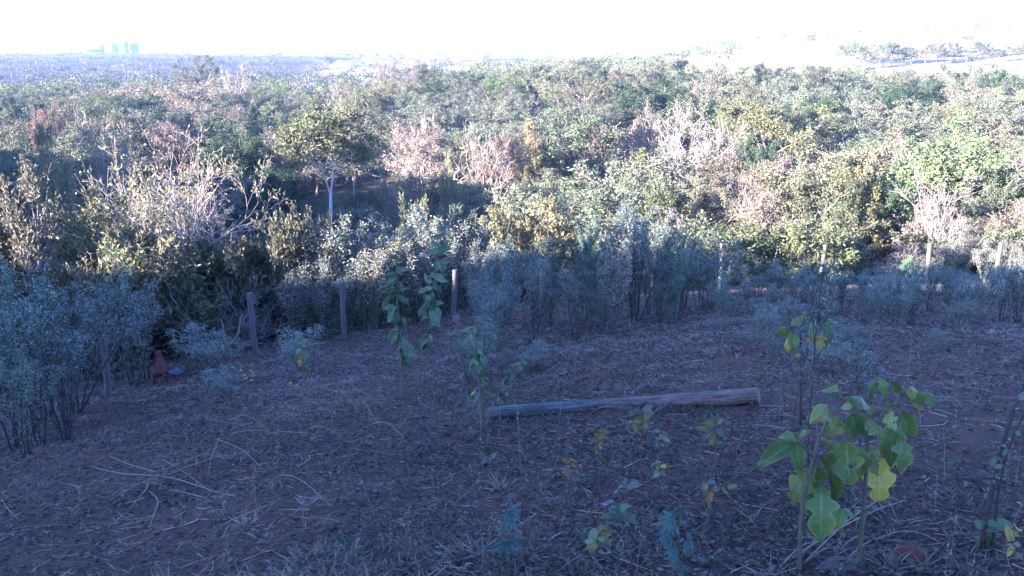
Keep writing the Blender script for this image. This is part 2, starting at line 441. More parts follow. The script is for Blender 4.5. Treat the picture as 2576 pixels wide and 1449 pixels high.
NAMED = []       # (x, y, radius) already taken by particular trees
def depth_tree(kind, px, ptop, dep, label, width=None, name='tree', cat='tree', group=None, rz=None, pbase=None):
    """A particular tree: stands on the ground under column px at the given distance, its top where the photo has it."""
    top = at(px, ptop, dep)
    z0 = gz(top.x, top.y) - .05
    H = top.z - z0
    proto, h = TREES[kind]
    s = H / h
    NAMED.append((top.x, top.y, 2.2 * s))
    sx = s if width is None else width
    return place(name, proto, (top.x, top.y, z0), label, cat, group, rz if rz is not None else random.random() * 6.28, (sx, sx, s))

# ------------------------------------------------------------------ forest across the valley
random.seed(5)
rngF = np.random.default_rng(77)
LANDMARKS = [(250, 'beyond the olive bushes'), (560, 'beyond the twiggy tree'), (960, 'round the forked white trunk'), (1200, 'past the bare pale crown'), (1500, 'beyond the yellow bushes'),
             (1850, 'near the dead white trees'), (2150, 'behind the pinkish dry tree'), (2420, 'beyond the large green tree'), (9999, 'above the sunlit grass')]
def forest():
    pts = []
    sp = 10.3
    ys = np.arange(46, 420, sp * .86)
    for r_i, y in enumerate(ys):
        st = sp * (1 + max(0, (y - 150)) / 500)
        for x in np.arange(-.66 * y, .66 * y, st):
            xx = x + rngF.uniform(-.42, .42) * st + (r_i % 2) * st / 2; yy = y + rngF.uniform(-.4, .4) * sp
            pts.append((xx, yy))
    P = np.array(pts)
    r = np.hypot(P[:, 0], P[:, 1]); th = np.degrees(np.arctan2(P[:, 0], P[:, 1]))
    lim = np.interp(th, [-32, -20, -8, 0, 5, 10, 17], [330, 300, 270, 300, 345, 310, 288])
    ok = (np.abs(th) < 33) & (r < lim)
    # a clear strip of pale grass on the far slope, thin scrub at its edge
    ok &= ~((th > 8) & (r > 255) & (rngF.uniform(0, 1, len(r)) < .6))
    ok &= ~((th > -19) & (th < 4) & (r < 47)) & ~((th > -15.5) & (th < -9) & (r < 62))
    P = P[ok]; r = r[ok]; th = th[ok]
    o = np.argsort(r); P = P[o]; r = r[o]; th = th[o]
    kinds = ['round0', 'round1', 'round2', 'flat0', 'flat1', 'olive0', 'dark0', 'pink0', 'pink1', 'sparse0', 'red0', 'yellow0', 'bare0', 'bare1']
    w = np.array([16, 15, 11, 11, 9, 11, 7, 5, 3, 5, 0, 1.0, 1.6, 1.6]); w /= w.sum()
    one, rest = [], []
    Z = ground_z(P[:, 0], P[:, 1])
    for i in range(len(P)):
        if any((P[i, 0] - a) ** 2 + (P[i, 1] - b) ** 2 < (c * .8) ** 2 for a, b, c in NAMED): continue
        if len(one) < 298 and r[i] < 280: one.append(i)
        else: rest.append(i)
    for i in one:
        k = kinds[rngF.choice(len(kinds), p=w)]
        H = (7.5 + 6.5 * rngF.beta(1.4, 1.8)) if r[i] > 100 else (rngF.uniform(4.0, 5.2 + max(0, r[i] - 47) * .06) if -19 < th[i] < 2 else rngF.uniform(5.5, 8.5))
        proto, h = TREES[k]; s = H / h; sx = s * rngF.uniform(1.1, 1.45) * (1.1 if H < 8.5 else 1)
        kk = k.rstrip('01234'); c, f = KIND_TXT[kk]
        band = 'low in the valley' if r[i] < 85 else ('on the lower far slope' if r[i] < 135 else ('on the middle far slope' if r[i] < 175 else 'near the forest top'))
        px = 1288 + P[i, 0] / P[i, 1] * FPX * .966
        spot = next(s for lim, s in LANDMARKS if px < lim)
        size = 'tall' if H > 10.3 else ('low' if H < 8.3 else 'middling')
        lab = f"{size} {c} {f} tree {band} {spot}"
        place('bare_tree' if kk == 'bare' else 'forest_tree', proto, (P[i, 0], P[i, 1], Z[i] - .1), lab, 'tree', f"{c} forest trees {band} {spot}", rngF.uniform(0, 6.28), (sx, sx, s))
    return P[rest], Z[rest]

def wood_stuff(name, P, Z, label, Hr, nleaf, mats, seed, leaf=.55, wide=.55):
    """Far crowns too many to count: leaf clumps on short trunks, one object."""
    rng = np.random.default_rng(seed); g = Geo(); gt = Geo()
    for (x, y), z in zip(P, Z):
        H = rng.uniform(*Hr); rx = H * wide * rng.uniform(.75, 1.25); n = int(nleaf * rng.uniform(.7, 1.3))
        mi = int(rng.choice(len(mats) - 1, p=[.46, .2, .1, .14, .10][:len(mats) - 1] if len(mats) == 6 else None))
        nb = 7
        C = rng.normal(0, 1, (nb, 3)); C = nrm(C) * rng.uniform(.3, .75, (nb, 1)) ; C[:, 2] = np.abs(C[:, 2]) * .8 - .1
        Q = C[rng.integers(0, nb, n)] + nrm(rng.normal(0, 1, (n, 3))) * rng.uniform(.25, .42, (n, 1))
        Pq = Q * [rx, rx, H * .42] + [x, y, z + H * .6]
        D = nrm(rng.normal(0, 1, (n, 3))); N = nrm(nrm(Q + [0, 0, .2]) * 1.1 + rng.normal(0, .4, (n, 3)) + [0, 0, .3])
        s = leaf * rng.uniform(.6, 1.3, n) * H / 7
        leaves(g, Pq, D, N, s, s * .6, np.clip(rng.normal(rng.uniform(.25, .7), .12, n), 0, 1), mi)
        tube(g, [[x, y, z - .2], [x + rng.normal(0, .2), y, z + H * .6]], [.12, .07], 3, len(mats) - 1, .5, False)
    return link(name, g.mesh(name, mats), label=label, kind='stuff')

def understory():
    # bushes round the feet of the front trees, where the wood meets the slope
    n = 0; rng = np.random.default_rng(44)
    for i in range(400):
        th = RAD(rng.uniform(-31, 31)); r = rng.uniform(31, 60); x, y = r * math.sin(th), r * math.cos(th)
        deg = math.degrees(th)
        if deg < 4 and r < 46: continue
        if 21 < deg and r < 40: continue
        if n >= 120: break
        n += 1; k = ['bush', 'bush2', 'bush', 'drytwig', 'fan'][int(rng.choice(5, p=[.35, .25, .2, .12, .08]))]
        proto, h = TREES[k]; H = rng.uniform(1.3, 3.2) * (.75 if deg < 4 else 1); s = H / h
        txt = {'bush': 'green bush', 'bush2': 'olive bush', 'drytwig': 'dry twiggy tan bush', 'fan': 'yellow green bush'}[k]
        side = 'on the sunlit edge of the wood' if deg > 3 else 'down in the dark valley wood'
        spot = next(s for lim, s in LANDMARKS if 1288 + x / y * FPX * .966 < lim)
        place('bush', proto, (x, y, gz(x, y) - .05), f'{txt} {side} {spot}', 'bush', f'{txt}es {side} {spot}', rng.uniform(0, 6.28), (s * 1.25, s * 1.25, s))

def valley_bushes():
    # low dark trees that fill the shaded valley floor
    rng = np.random.default_rng(71)
    for i in range(130):
        th = RAD(rng.uniform(-21, 1)); r = rng.uniform(46, 104); x, y = r * math.sin(th), r * math.cos(th); px = 1288 + x / y * FPX * .966
        k = ['round0', 'round1', 'dark0', 'olive0', 'bush'][int(rng.integers(5))]; proto, h = TREES[k]; H = rng.uniform(2.6, 4.6) + max(0, r - 70) * .05; s = H / h
        if 740 < px < 860 and r < 54: continue
        spot = next(q for lim, q in LANDMARKS if px < lim); nm = {'r': 'grey green', 'd': 'dark green', 'o': 'olive', 'b': 'leafy green'}[k[0]]
        place('shrub_tree', proto, (x, y, gz(x, y) - .1), f"{'low' if H < 3.8 else 'taller'} {nm} shrubby tree in the shaded valley {spot}", 'tree', f'{nm} shrubby trees in the shaded valley {spot}', rng.uniform(0, 6.28), (s * 1.35, s * 1.35, s))

def houses():
    g0 = 'pale little houses of the distant settlement'
    rng = np.random.default_rng(18)
    for i in range(16):
        p = at(rng.uniform(930, 1185), 150, rng.uniform(620, 1000)); z = gz(p.x, p.y); w, d, h = rng.uniform(7, 12), rng.uniform(6, 9), rng.uniform(2.8, 3.6)
        t = thing('house', (p.x, p.y, z), 'tiny pale walled house of the distant settlement under the skyline', 'house', g0, rng.uniform(-.6, .6))
        g = Geo(); V = [(x, y, zz) for zz in (-1, h) for y in (-d / 2, d / 2) for x in (-w / 2, w / 2)]
        g.add(V, [(0, 2, 3, 1), (0, 1, 5, 4), (2, 6, 7, 3), (0, 4, 6, 2), (1, 3, 7, 5)]); link('wall', g.mesh('house_wall', [M['plaster_white']]), t)
        g = Geo(); e = .4; V = [(-w / 2 - e, -d / 2 - e, h), (w / 2 + e, -d / 2 - e, h), (w / 2 + e, d / 2 + e, h), (-w / 2 - e, d / 2 + e, h), (-w / 2 - e, 0, h + 1.5), (w / 2 + e, 0, h + 1.5)]
        g.add(V, [(0, 1, 5, 4), (2, 3, 4, 5)]); g.add(V, [(0, 4, 3), (1, 2, 5)]); link('roof', g.mesh('house_roof', [M['roof_tile']]), t)
M['plaster_white'] = noise_mat('plaster_white', [(.5, .5, .48), (.65, .65, .62)], 1, .9, .05)
M['roof_tile'] = noise_mat('roof_tile', [(.2, .1, .07), (.3, .16, .11)], 3, .9, .2)

def far_things(rest):
    P, Z = rest
    mats = [M['lf_greygreen'], M['lf_olive'], M['lf_dark'], M['lf_pink'], M['lf_green'], M['bark_pale']]
    wood_stuff('forest', P, Z, 'pale hazy forest canopy near the top of the far slope', (6.5, 11.5), 700, mats, 5, .36, .62)
    # scattered scrub on the hills behind
    rng = np.random.default_rng(9); Q = []
    while len(Q) < 1500:
        th = RAD(rng.uniform(-33, 14) if rng.uniform() < .93 else rng.uniform(9, 32)); r = math.exp(rng.uniform(math.log(330), math.log(2100)))
        x, y = r * math.sin(th), r * math.cos(th)
        if vnoise(np.array([x * .012]), np.array([y * .012]), 60)[0] > .42 or rng.uniform() < .25: Q.append((x, y))
    Q = np.array(Q)
    wood_stuff('far_scrub', Q, ground_z(Q[:, 0], Q[:, 1]), 'bluish scrub dotting the distant pale hills', (4, 8), 110, mats, 6, 1.0, .9)


# ------------------------------------------------------------------ trees and bushes just beyond the fence
random.seed(11)
M['bark_white'] = noise_mat('bark_white', [(.2, .17, .15), (.46, .42, .38), (.62, .58, .53)], 2.2, .85, .4)
M['bark_mid'] = noise_mat('bark_mid', [(.15, .12, .10), (.30, .255, .215), (.44, .39, .34)], 4, .85, .4)
M['lf_greenish'] = leaf_mat('leaf_greenish', [(.045, .07, .028), (.10, .13, .05), (.23, .2, .10)])
T('forked', seed=21, name='forked', mats=(M['bark_white'], M['lf_greenish']), H=13, r0=.16, first=.6, nch=(2, 9, 6, 5), ang=(.30, .95, .7, .7), lr=(.5, .78, .52, .5), up=(.0, .02, .05, .03, 0),
  wig=(.04, .09, .15, .2, .2), fmin=(.96, .3, .25, .2), nleaf=20, leaf=(.16, .1), clump=.17, minseg=.012, tone=(.5, .2))
T('twiggy', seed=22, name='twiggy', mats=(M['bark_mid'], M['lf_olive']), H=6, r0=.07, first=.4, nch=(5, 5, 5, 3), ang=(.6, .6, .55, .6), lr=(.85, .6, .55, .6), up=(.02, .08, .08, .05, 0),
  wig=(.1, .14, .2, .22, .2), fmin=(.35, .25, .2, .2), nleaf=3.6, leaf=(.11, .06), clump=.05, minseg=.005, trunks=4, spread=.35, tone=(.65, .25))
T('bareshrub', seed=23, name='bareshrub', mats=(M['bark_mid'], None), H=4.6, r0=.06, first=.42, nch=(5, 5, 5, 3), ang=(.6, .5, .5, .5), lr=(.9, .6, .55, .6), up=(.0, .06, .06, .04, 0),
  wig=(.1, .14, .18, .2, .2), fmin=(.35, .25, .2, .2), nleaf=0, minseg=.006, trunks=4, spread=.45)
T('bigleaf', seed=24, name='bigleaf', mats=(M['bark_grey'], M['lf_olive']), H=5, r0=.07, first=.45, nch=(5, 5, 4), ang=(.6, .6, .6), lr=(.8, .6, .5), nleaf=26, leaf=(.12, .065), clump=.1, trunks=4, spread=.35, tone=(.6, .25))
T('bush', seed=25, name='bush', mats=(M['bark_grey'], M['lf_green']), H=3, r0=.04, first=.4, nch=(6, 5, 4), ang=(.65, .6, .6), lr=(.85, .6, .55), nleaf=13, leaf=(.13, .075), clump=.1, trunks=6, spread=.5, tone=(.4, .25), fmin=(.15, .2, .15))
T('bush2', seed=26, name='bush2', mats=(M['bark_grey'], M['lf_olive']), H=3, r0=.035, first=.6, nch=(7, 5, 4), ang=(.5, .5, .5), lr=(.6, .5, .55), up=(.05, .12, .1, .05), nleaf=12, leaf=(.15, .07), clump=.06, trunks=6, spread=.4, tone=(.5, .3), fmin=(.15, .2, .15))
T('fan', seed=27, name='fan', mats=(M['bark_pale'], M['lf_yellow']), H=4, r0=.05, first=.5, nch=(5, 5, 5), ang=(.5, .55, .6), lr=(.8, .55, .5), up=(.02, .08, .06, .0), nleaf=10, leaf=(.17, .09), clump=.1, trunks=7, spread=.55, minseg=.008, fmin=(.45, .35, .2), tone=(.5, .25))
T('drytwig', seed=28, name='drytwig', mats=(M['bark_pale'], M['lf_pink']), H=5, r0=.05, first=.45, nch=(6, 5, 5, 2), ang=(.5, .5, .5, .5), lr=(.85, .6, .55, .6), up=(.03, .1, .1, .05, 0), wig=(.08, .14, .18, .2, .2),
  nleaf=2.2, leaf=(.15, .09), clump=.08, trunks=4, spread=.35, minseg=.007, fmin=(.35, .25, .2, .2))

# the particular ones, from near to far
depth_tree('twiggy', 330, 292, 24, 'half bare twiggy tree with pale branches and sparse leaves behind the fence', width=.92)
depth_tree('bareshrub', 500, 375, 22.5, 'leafless grey branched shrub spreading beside the half bare twiggy tree', width=.75, rz=.4)
depth_tree('bareshrub', 400, 500, 23.5, 'low leafless grey shrub tangled under the half bare twiggy tree', width=.9, rz=2.4)
depth_tree('bigleaf', 60, 395, 19.5, 'olive bush of larger sunlit leaves at the edge of the view', width=.75)
depth_tree('bigleaf', 175, 470, 21, 'shorter olive bush of large leaves next to the half bare twiggy tree', width=.7, rz=2.0)
depth_tree('bigleaf', -60, 430, 20, 'olive bush cut by the edge of the picture beyond the flowering weeds', width=.8, rz=4.0)
depth_tree('yellow0', 112, 298, 44, 'lush pale green creeper-clad tree standing alone in the dark valley', width=.45)
for px, pt, d, k, w, lab in [
    (230, 585, 20.5, 'bush', 1.1, 'green fence-side bush below the twiggy pale tree'), (345, 610, 22.5, 'bush', .9, 'dark green bush in front of the leafless tangle'),
    (450, 555, 23.5, 'bush', .95, 'broad green bush behind the second fence post gap'), (545, 560, 21, 'bush2', .9, 'olive bush between the green bush and the sprigged bush'),
    (600, 515, 22.5, 'bush2', .65, 'tall bush with upright sunlit sprigs against the dark valley'), (700, 535, 23.5, 'bush2', .5, 'second bush with upright sprigs, last before the dark valley'),
    (720, 610, 25, 'bush', .9, 'low rounded bush where the dark valley opens'), (140, 610, 19, 'bush', 1.0, 'green bush behind the bluish flowering weeds'),
    (-10, 600, 18.5, 'bush2', 1.0, 'olive bush behind the outermost flowering weeds'), (760, 640, 26, 'bush', .8, 'low green bush at the opening of the dark valley')]:
    depth_tree(k, px, pt, d, lab, width=w, name='bush', cat='bush')
depth_tree('bareshrub', 590, 690, 20.5, 'small dead branched bush leaning on the second fence post', width=.4, name='bush', cat='bush')
NAMED += [(-11, 46, 6), (-11.5, 40, 6), (-8.5, 50, 5)]
depth_tree('forked', 768, 256, 52, 'tall tree with a forked white trunk rising from the dark valley', width=.98, rz=1.2)
depth_tree('bush2', 985, 497, 30, 'slim yellowish sprig bush poking above the whitish flower heads', width=.45, name='bush', cat='bush')
depth_tree('fan', 1300, 470, 36, 'yellow bush glowing in the sun with its crown up high', width=.85)
depth_tree('fan', 1390, 500, 33, 'yellow green bush with a fan of bare pale branches below', width=1.0, rz=2.0)
depth_tree('fan', 1460, 520, 37, 'yellow green bush joining the fan branched bush', width=.9, rz=4.0)
depth_tree('round2', 1700, 420, 48, 'leafy green tree at the near edge of the far wood above the flowering weeds', width=.75)
depth_tree('olive0', 1790, 440, 45, 'olive tree beside the pinkish half dry tree', width=.6)
depth_tree('round1', 1620, 455, 50, 'grey green tree behind the yellow bushes', width=.7)
depth_tree('drytwig', 1915, 440, 42, 'pinkish half dry tree with bare twigs before the wood', width=1.0)
depth_tree('round2', 2060, 395, 43, 'large light green tree with a pale stem standing at the forest edge', width=.75)
depth_tree('yellow0', 2170, 420, 45, 'light yellowish tree at the large green tree', width=.55)
depth_tree('dark0', 2230, 440, 46, 'shadowy dark tree beside the light green trees', width=.5)
depth_tree('bareshrub', 2390, 415, 41, 'tall bare whitish tree of fine upright twigs at the edge of the sunlit grass', width=.85)
depth_tree('drytwig', 2330, 470, 43, 'half dry tan tree next to the bare whitish one', width=.8)
depth_tree('round0', 2500, 420, 46, 'round light green tree above the sunlit pale grass', width=.7)
depth_tree('drytwig', 2570, 480, 42, 'half dry tree by the sunlit grass at the picture edge', width=.9)
depth_tree('bareshrub', 2272, 600, 33, 'little bare white sapling in the sunlit grass', width=.42)
depth_tree('bare1', 1870, 388, 62, 'small dead snag of two crooked white limbs', width=.3)
depth_tree('bare1', 1770, 262, 92, 'large dead white tree of tangled limbs', width=1.25)
depth_tree('bare0', 1720, 330, 88, 'dead white tree below the tangled one', width=1.0)
depth_tree('dark0', 1905, 334, 84, 'very round dark green tree beneath the dead white trees', width=.75)
depth_tree('pink1', 1600, 244, 104, 'tall pinkish dry tree hung with withered leaves', width=1.05)
depth_tree('pink0', 1500, 300, 98, 'pinkish dry tree below the tall withered one', width=1.0)
depth_tree('bare0', 880, 236, 112, 'bare greyish tree of fanned branches behind the forked white trunk', width=1.0)
depth_tree('bare0', 1065, 270, 100, 'bare pale tree above the pinkish crown', width=.7)
depth_tree('pink0', 1045, 300, 92, 'pinkish dry crown under the bare pale tree', width=1.2)
depth_tree('red0', 102, 246, 118, 'rusty red crowned tree alone among the grey green wood', width=.9)
depth_tree('red0', 1262, 318, 90, 'orange brown crowned tree in the middle of the wood', width=.9)
depth_tree('bare0', 1205, 300, 88, 'bare spreading tree beside the orange brown crown', width=.9)
depth_tree('yellow0', 1130, 375, 66, 'yellowish tree with two thin pale stems against the dark wood', width=.45)
depth_tree('yellow0', 1345, 300, 96, 'fresh light green crown between dark trees', width=.9)
depth_tree('bare1', 1895, 140, 235, 'bare white tree high on the far slope against its grey neighbours', width=1.5)
depth_tree('bare1', 2390, 230, 150, 'wide bare white tree beside the pale clearing', width=1.1)
depth_tree('bare0', 230, 262, 75, 'bare grey tree right behind the half bare twiggy tree', width=.8)
depth_tree('bare1', 590, 150, 215, 'tree with a pale forked stem near the top of the wood', width=1.0)
depth_tree('flat0', 500, 136, 235, 'big grey tree standing above the skyline wood', width=1.3)

# lone trees on the pale ridge
for px, pt, d, k, w, lab in [(2040, 78, 460, 'round2', 1.0, 'lone green tree on the blown out pale ridge'), (2105, 92, 470, 'sparse0', 1.2, 'thin flat tree on the pale ridge beside the tree belt'),
    (2172, 66, 520, 'flat0', 1.0, 'highest little tree on the pale ridge'), (1945, 95, 480, 'sparse0', .8, 'faint thin tree at the foot of the pale ridge'),
    (1850, 108, 440, 'flat0', .8, 'faint flat tree where the wood meets the pale ridge'), (2440, 88, 430, 'round1', 1.3, 'taller round tree of the ridge belt')]:
    depth_tree(k, px, pt, d, lab, width=w, name='ridge_tree')
for i in range(26):
    px = 2120 + i * 19 + random.uniform(-8, 8)
    depth_tree(random.choice(['round0', 'flat0', 'flat0', 'round1', 'olive0']), px, 112 + random.uniform(-12, 16), random.uniform(330, 365), 'bluish ridge tree in the belt above the pale strip',
               width=random.uniform(1.0, 1.4), name='ridge_tree', group='ridge trees in the belt above the pale strip')

# ------------------------------------------------------------------ far towers
def tower(px0, px1, ptop, dep, label, wings):
    a, b = at(px0, 133, dep), at(px1, 133, dep)
    cx = (a.x + b.x) / 2; w = b.x - a.x; z0 = gz(cx, dep); top = at((px0 + px1) / 2, ptop, dep).z
    t = thing('apartment_tower', (cx, dep, z0), label, 'tower', 'apartment towers on the horizon', rz=.72)
    h = top - z0
    w *= 1.2
    def box(g, x0, x1, y0, y1, z0, z1):
        V = [(x, y, z) for z in (z0, z1) for y in (y0, y1) for x in (x0, x1)]
        g.add(V, [(0, 2, 3, 1), (4, 5, 7, 6), (0, 1, 5, 4), (2, 6, 7, 3), (0, 4, 6, 2), (1, 3, 7, 5)])
    g = Geo(); n = wings
    for k in range(n):
        box(g, -w / 2 + k * w / n + .4, -w / 2 + (k + 1) * w / n - .4, -w * .2 + (k % 2) * 1.5, w * .2, -3, h - (k % 2) * 2)
    box(g, -w / 2 + .8, w / 2 - .8, -w * .15 + 2, w * .15, -3, h - 3)
    link('wall', g.mesh('tower_wall', [M['plaster']]), t)
    g = Geo(); box(g, -w * .2, w * .2, -w * .1, w * .1, h, h + 3.0)
    link('roof_block', g.mesh('tower_top', [M['plaster']]), t)
    nf = max(4, int(h / 6))
    gw = Geo()
    for f in range(nf):
        z = 3 + f * (h - 6) / nf
        for k in range(n):
            x0 = -w / 2 + k * w / n + 1.4; y = -w * .2 + (k % 2) * 1.5
            box(gw, x0, x0 + w / n - 2.8, y - .06, y + .3, z, z + 1.7)
    link('window', gw.mesh('tower_windows', [M['pane']]), t)['kind'] = 'stuff'
M['plaster'] = noise_mat('plaster', [(.07, .10, .12), (.11, .14, .16)], .5, .9, .05)
M['pane'] = noise_mat('pane', [(.05, .06, .08), (.09, .1, .12)], 1, .2, 0)
tower(252, 263, 113, 2100, 'shortest pale tower, half behind a dark tree on the horizon', 1)
tower(283, 298, 109, 2050, 'pale tower standing apart with a stepped side', 2)
tower(313, 327, 106, 2000, 'tallest slim tower of the horizon pair', 1)
tower(329, 348, 108, 2000, 'widest tower, of three slabs, beside the tallest slim one', 3)
depth_tree('dark0', 240, 123, 1500, 'dark spreading tree in front of the shortest tower', width=4.2, name='horizon_tree')
p = at(886, 131, 900); z0 = gz(p.x, p.y); g = Geo()
for dx, dy in ((-.5, -.4), (.5, -.4), (0, .6)):
    tube(g, [[dx * 1.6, dy * 1.6, 0], [dx * .5, dy * .5, p.z - z0]], [.28, .2], 5)
for k in range(10):
    z = (k + .5) * (p.z - z0) / 10; q = 1.5 - k * .1
    tube(g, [[-.5 * q, -.4 * q, z], [.5 * q, -.4 * q, z + 1], [0, .6 * q, z + 2], [-.5 * q, -.4 * q, z + 2.4]], [.12] * 4, 3)
m_ = link('radio_mast', g.mesh('radio_mast', [M['bark_dark']]), None, (p.x, p.y, z0), 'thin lattice mast rising alone from the pale distant settlement', 'mast')

# ------------------------------------------------------------------ wire fence
def fence():
    posts = [(238, 985, 14.6, 1.40), (628, 862, 18.0, 1.37), (858, 832, 19.7, 1.36), (1137, 0, 21.5, 1.3), (1363, 0, 22.5, 1.35), (1643, 0, 23.5, 1.35), (1812, 0, 24.3, 1.45),
             (2060, 0, 25.0, 1.4), (2330, 0, 25.6, 1.5), (2505, 0, 26.2, 1.5), (2720, 0, 26.8, 1.5)]
    rng = np.random.default_rng(3); tops = []
    B0 = None
    first = (-8.9, 11.0)
    pl = [(first[0], first[1], 1.4)] + [(at(px, 700, d).x, d, h) for px, _, d, h in posts]
    t = thing('wire_fence', (pl[0][0], pl[0][1], gz(pl[0][0], pl[0][1])), 'rustic fence of round grey posts and five thin wires crossing the slope', 'fence')
    o0 = t.location
    rows = []
    for i, (x, y, h) in enumerate(pl):
        z = gz(x, y); g = Geo(); r = rng.uniform(.058, .068)
        lx, ly = rng.normal(0, .03, 2)
        n = 7
        P = [[lx * f * h, ly * f * h, -.35 * (1 - f) + h * f] for f in np.linspace(0, 1, n)]
        tube(g, np.array(P) + rng.normal(0, .004, (n, 3)), r * (1.05 - .12 * np.linspace(0, 1, n)) * rng.uniform(.96, 1.04, n), 12)
        # bevelled head of the post
        link('post', g.mesh('post', [M['post']], False), t, (x - o0.x, y - o0.y, z - o0.z))
        rows.append([np.array([x - o0.x + lx * f * h, y - o0.y + ly * f * h - r * .9, z - o0.z + f * h]) for f in (.93, .74, .56, .38, .2)])
    for w in range(5):
        g = Geo(); P = []
        for i in range(len(rows) - 1):
            a, b = rows[i][w], rows[i + 1][w]
            for f in np.linspace(0, 1, 8, endpoint=False):
                q = a + (b - a) * f; q = q - np.array([0, 0, .05 * 4 * f * (1 - f) * rng.uniform(.6, 1.1)]); P.append(q)
        P.append(rows[-1][w]); P = np.array(P)
        tube(g, P, np.full(len(P), .0016), 4)
        link('wire', g.mesh('wire', [M['wire']]), t)
M['wire'] = noise_mat('wire', [(.10, .10, .11), (.2, .2, .215)], 30, .45, 0)
M['wire'].node_tree.nodes['Principled BSDF'].inputs['Metallic'].default_value = .6
M['post'] = noise_mat('post_wood', [(.06, .05, .042), (.13, .115, .098), (.23, .205, .175)], 7, .85, .6, stretch=(6, 6, .6))
fence()

# ------------------------------------------------------------------ fallen post
def log():
    a = at(1232, 1043, 7.55); b = at(1908, 1001, 6.62)
    r0, r1 = .056, .065
    zs_ = [gz(a.x + (b.x - a.x) * f, a.y + (b.y - a.y) * f) - (gz(a.x, a.y) * (1 - f) + gz(b.x, b.y) * f) for f in np.linspace(.05, .95, 19)]
    lift = sorted(zs_)[14] * .8
    a.z = gz(a.x, a.y) + r0 * .72 + lift; b.z = gz(b.x, b.y) + r1 * .72 + lift
    mid = (a + b) / 2
    d = (b - a); Lh = d.length
    t = thing('fallen_post', mid, 'long weathered round post lying on the soil, grey at one end, reddish at the other', 'post')
    t.rotation_euler = d.to_track_quat('X', 'Z').to_euler()
    rng = np.random.default_rng(8); g = Geo()
    n, s = 30, 20
    P = np.stack([np.linspace(-Lh / 2, Lh / 2, n), .012 * np.sin(np.linspace(0, 4, n)), .008 * np.sin(np.linspace(1, 6, n))], 1)
    R = np.linspace(r0, r1, n)
    a_ = np.arange(s) * 2 * math.pi / s
    wob = 1 + .035 * (rng.random((1, s)) - .5) + .02 * (rng.random((n, s)) - .5)
    V = np.stack([np.repeat(P[:, 0], s), (P[:, 1][:, None] + R[:, None] * wob * np.cos(a_)).ravel(), (P[:, 2][:, None] + R[:, None] * wob * np.sin(a_)).ravel()], 1)
    i = np.arange(n - 1)[:, None] * s; j = np.arange(s)[None]; j2 = (j + 1) % s
    g.add(V, np.stack([i + j, i + j2, i + s + j2, i + s + j], -1).reshape(-1, 4))
    link('shaft', g.mesh('shaft', [M['log']], True), t)
    for e, nm in ((0, -1), (n - 1, 1)):
        g = Geo(); c = V[e * s:(e + 1) * s]; cc = P[e] + [nm * .004, 0, 0]
        g.add(np.concatenate([c + [nm * .001, 0, 0], [cc]]), [[q, (q + 1) % s, s] if nm > 0 else [(q + 1) % s, q, s] for q in range(s)])
        link('end_grain', g.mesh('end_grain', [M['endgrain']]), t)
    for x in (-.98, -.7, .1):
        g = Geo(); q = np.linspace(0, 6.6, 22); rr = r0 + (r1 - r0) * (x / Lh + .5) + .003
        tube(g, np.stack([x + .012 * np.sin(q * .5) + q * .002, rr * np.cos(q), rr * np.sin(q)], 1), np.full(22, .0012), 3)
        link('wire_tie', g.mesh('wire_tie', [M['wire']]), t)
    # loose wire ends by the grey end
    g = Geo(); c = ground_at(1216, 1052)
    for k in range(5):
        q = np.linspace(0, 1, 14); az = rng.uniform(1.2, 2.6)
        Q = np.stack([-.05 + np.cos(az) * q * .35 + .04 * np.sin(q * 7 + k), np.sin(az) * q * .5, .03 + .10 * np.sin(q * 3 + k * .4) * q + .012 * k], 1)
        tube(g, Q, np.full(14, .0011), 3)
    link('loose_wire', g.mesh('loose_wire', [M['wire']]), None, c, 'bunch of loose thin wire ends at the grey end of the fallen post', 'wire')
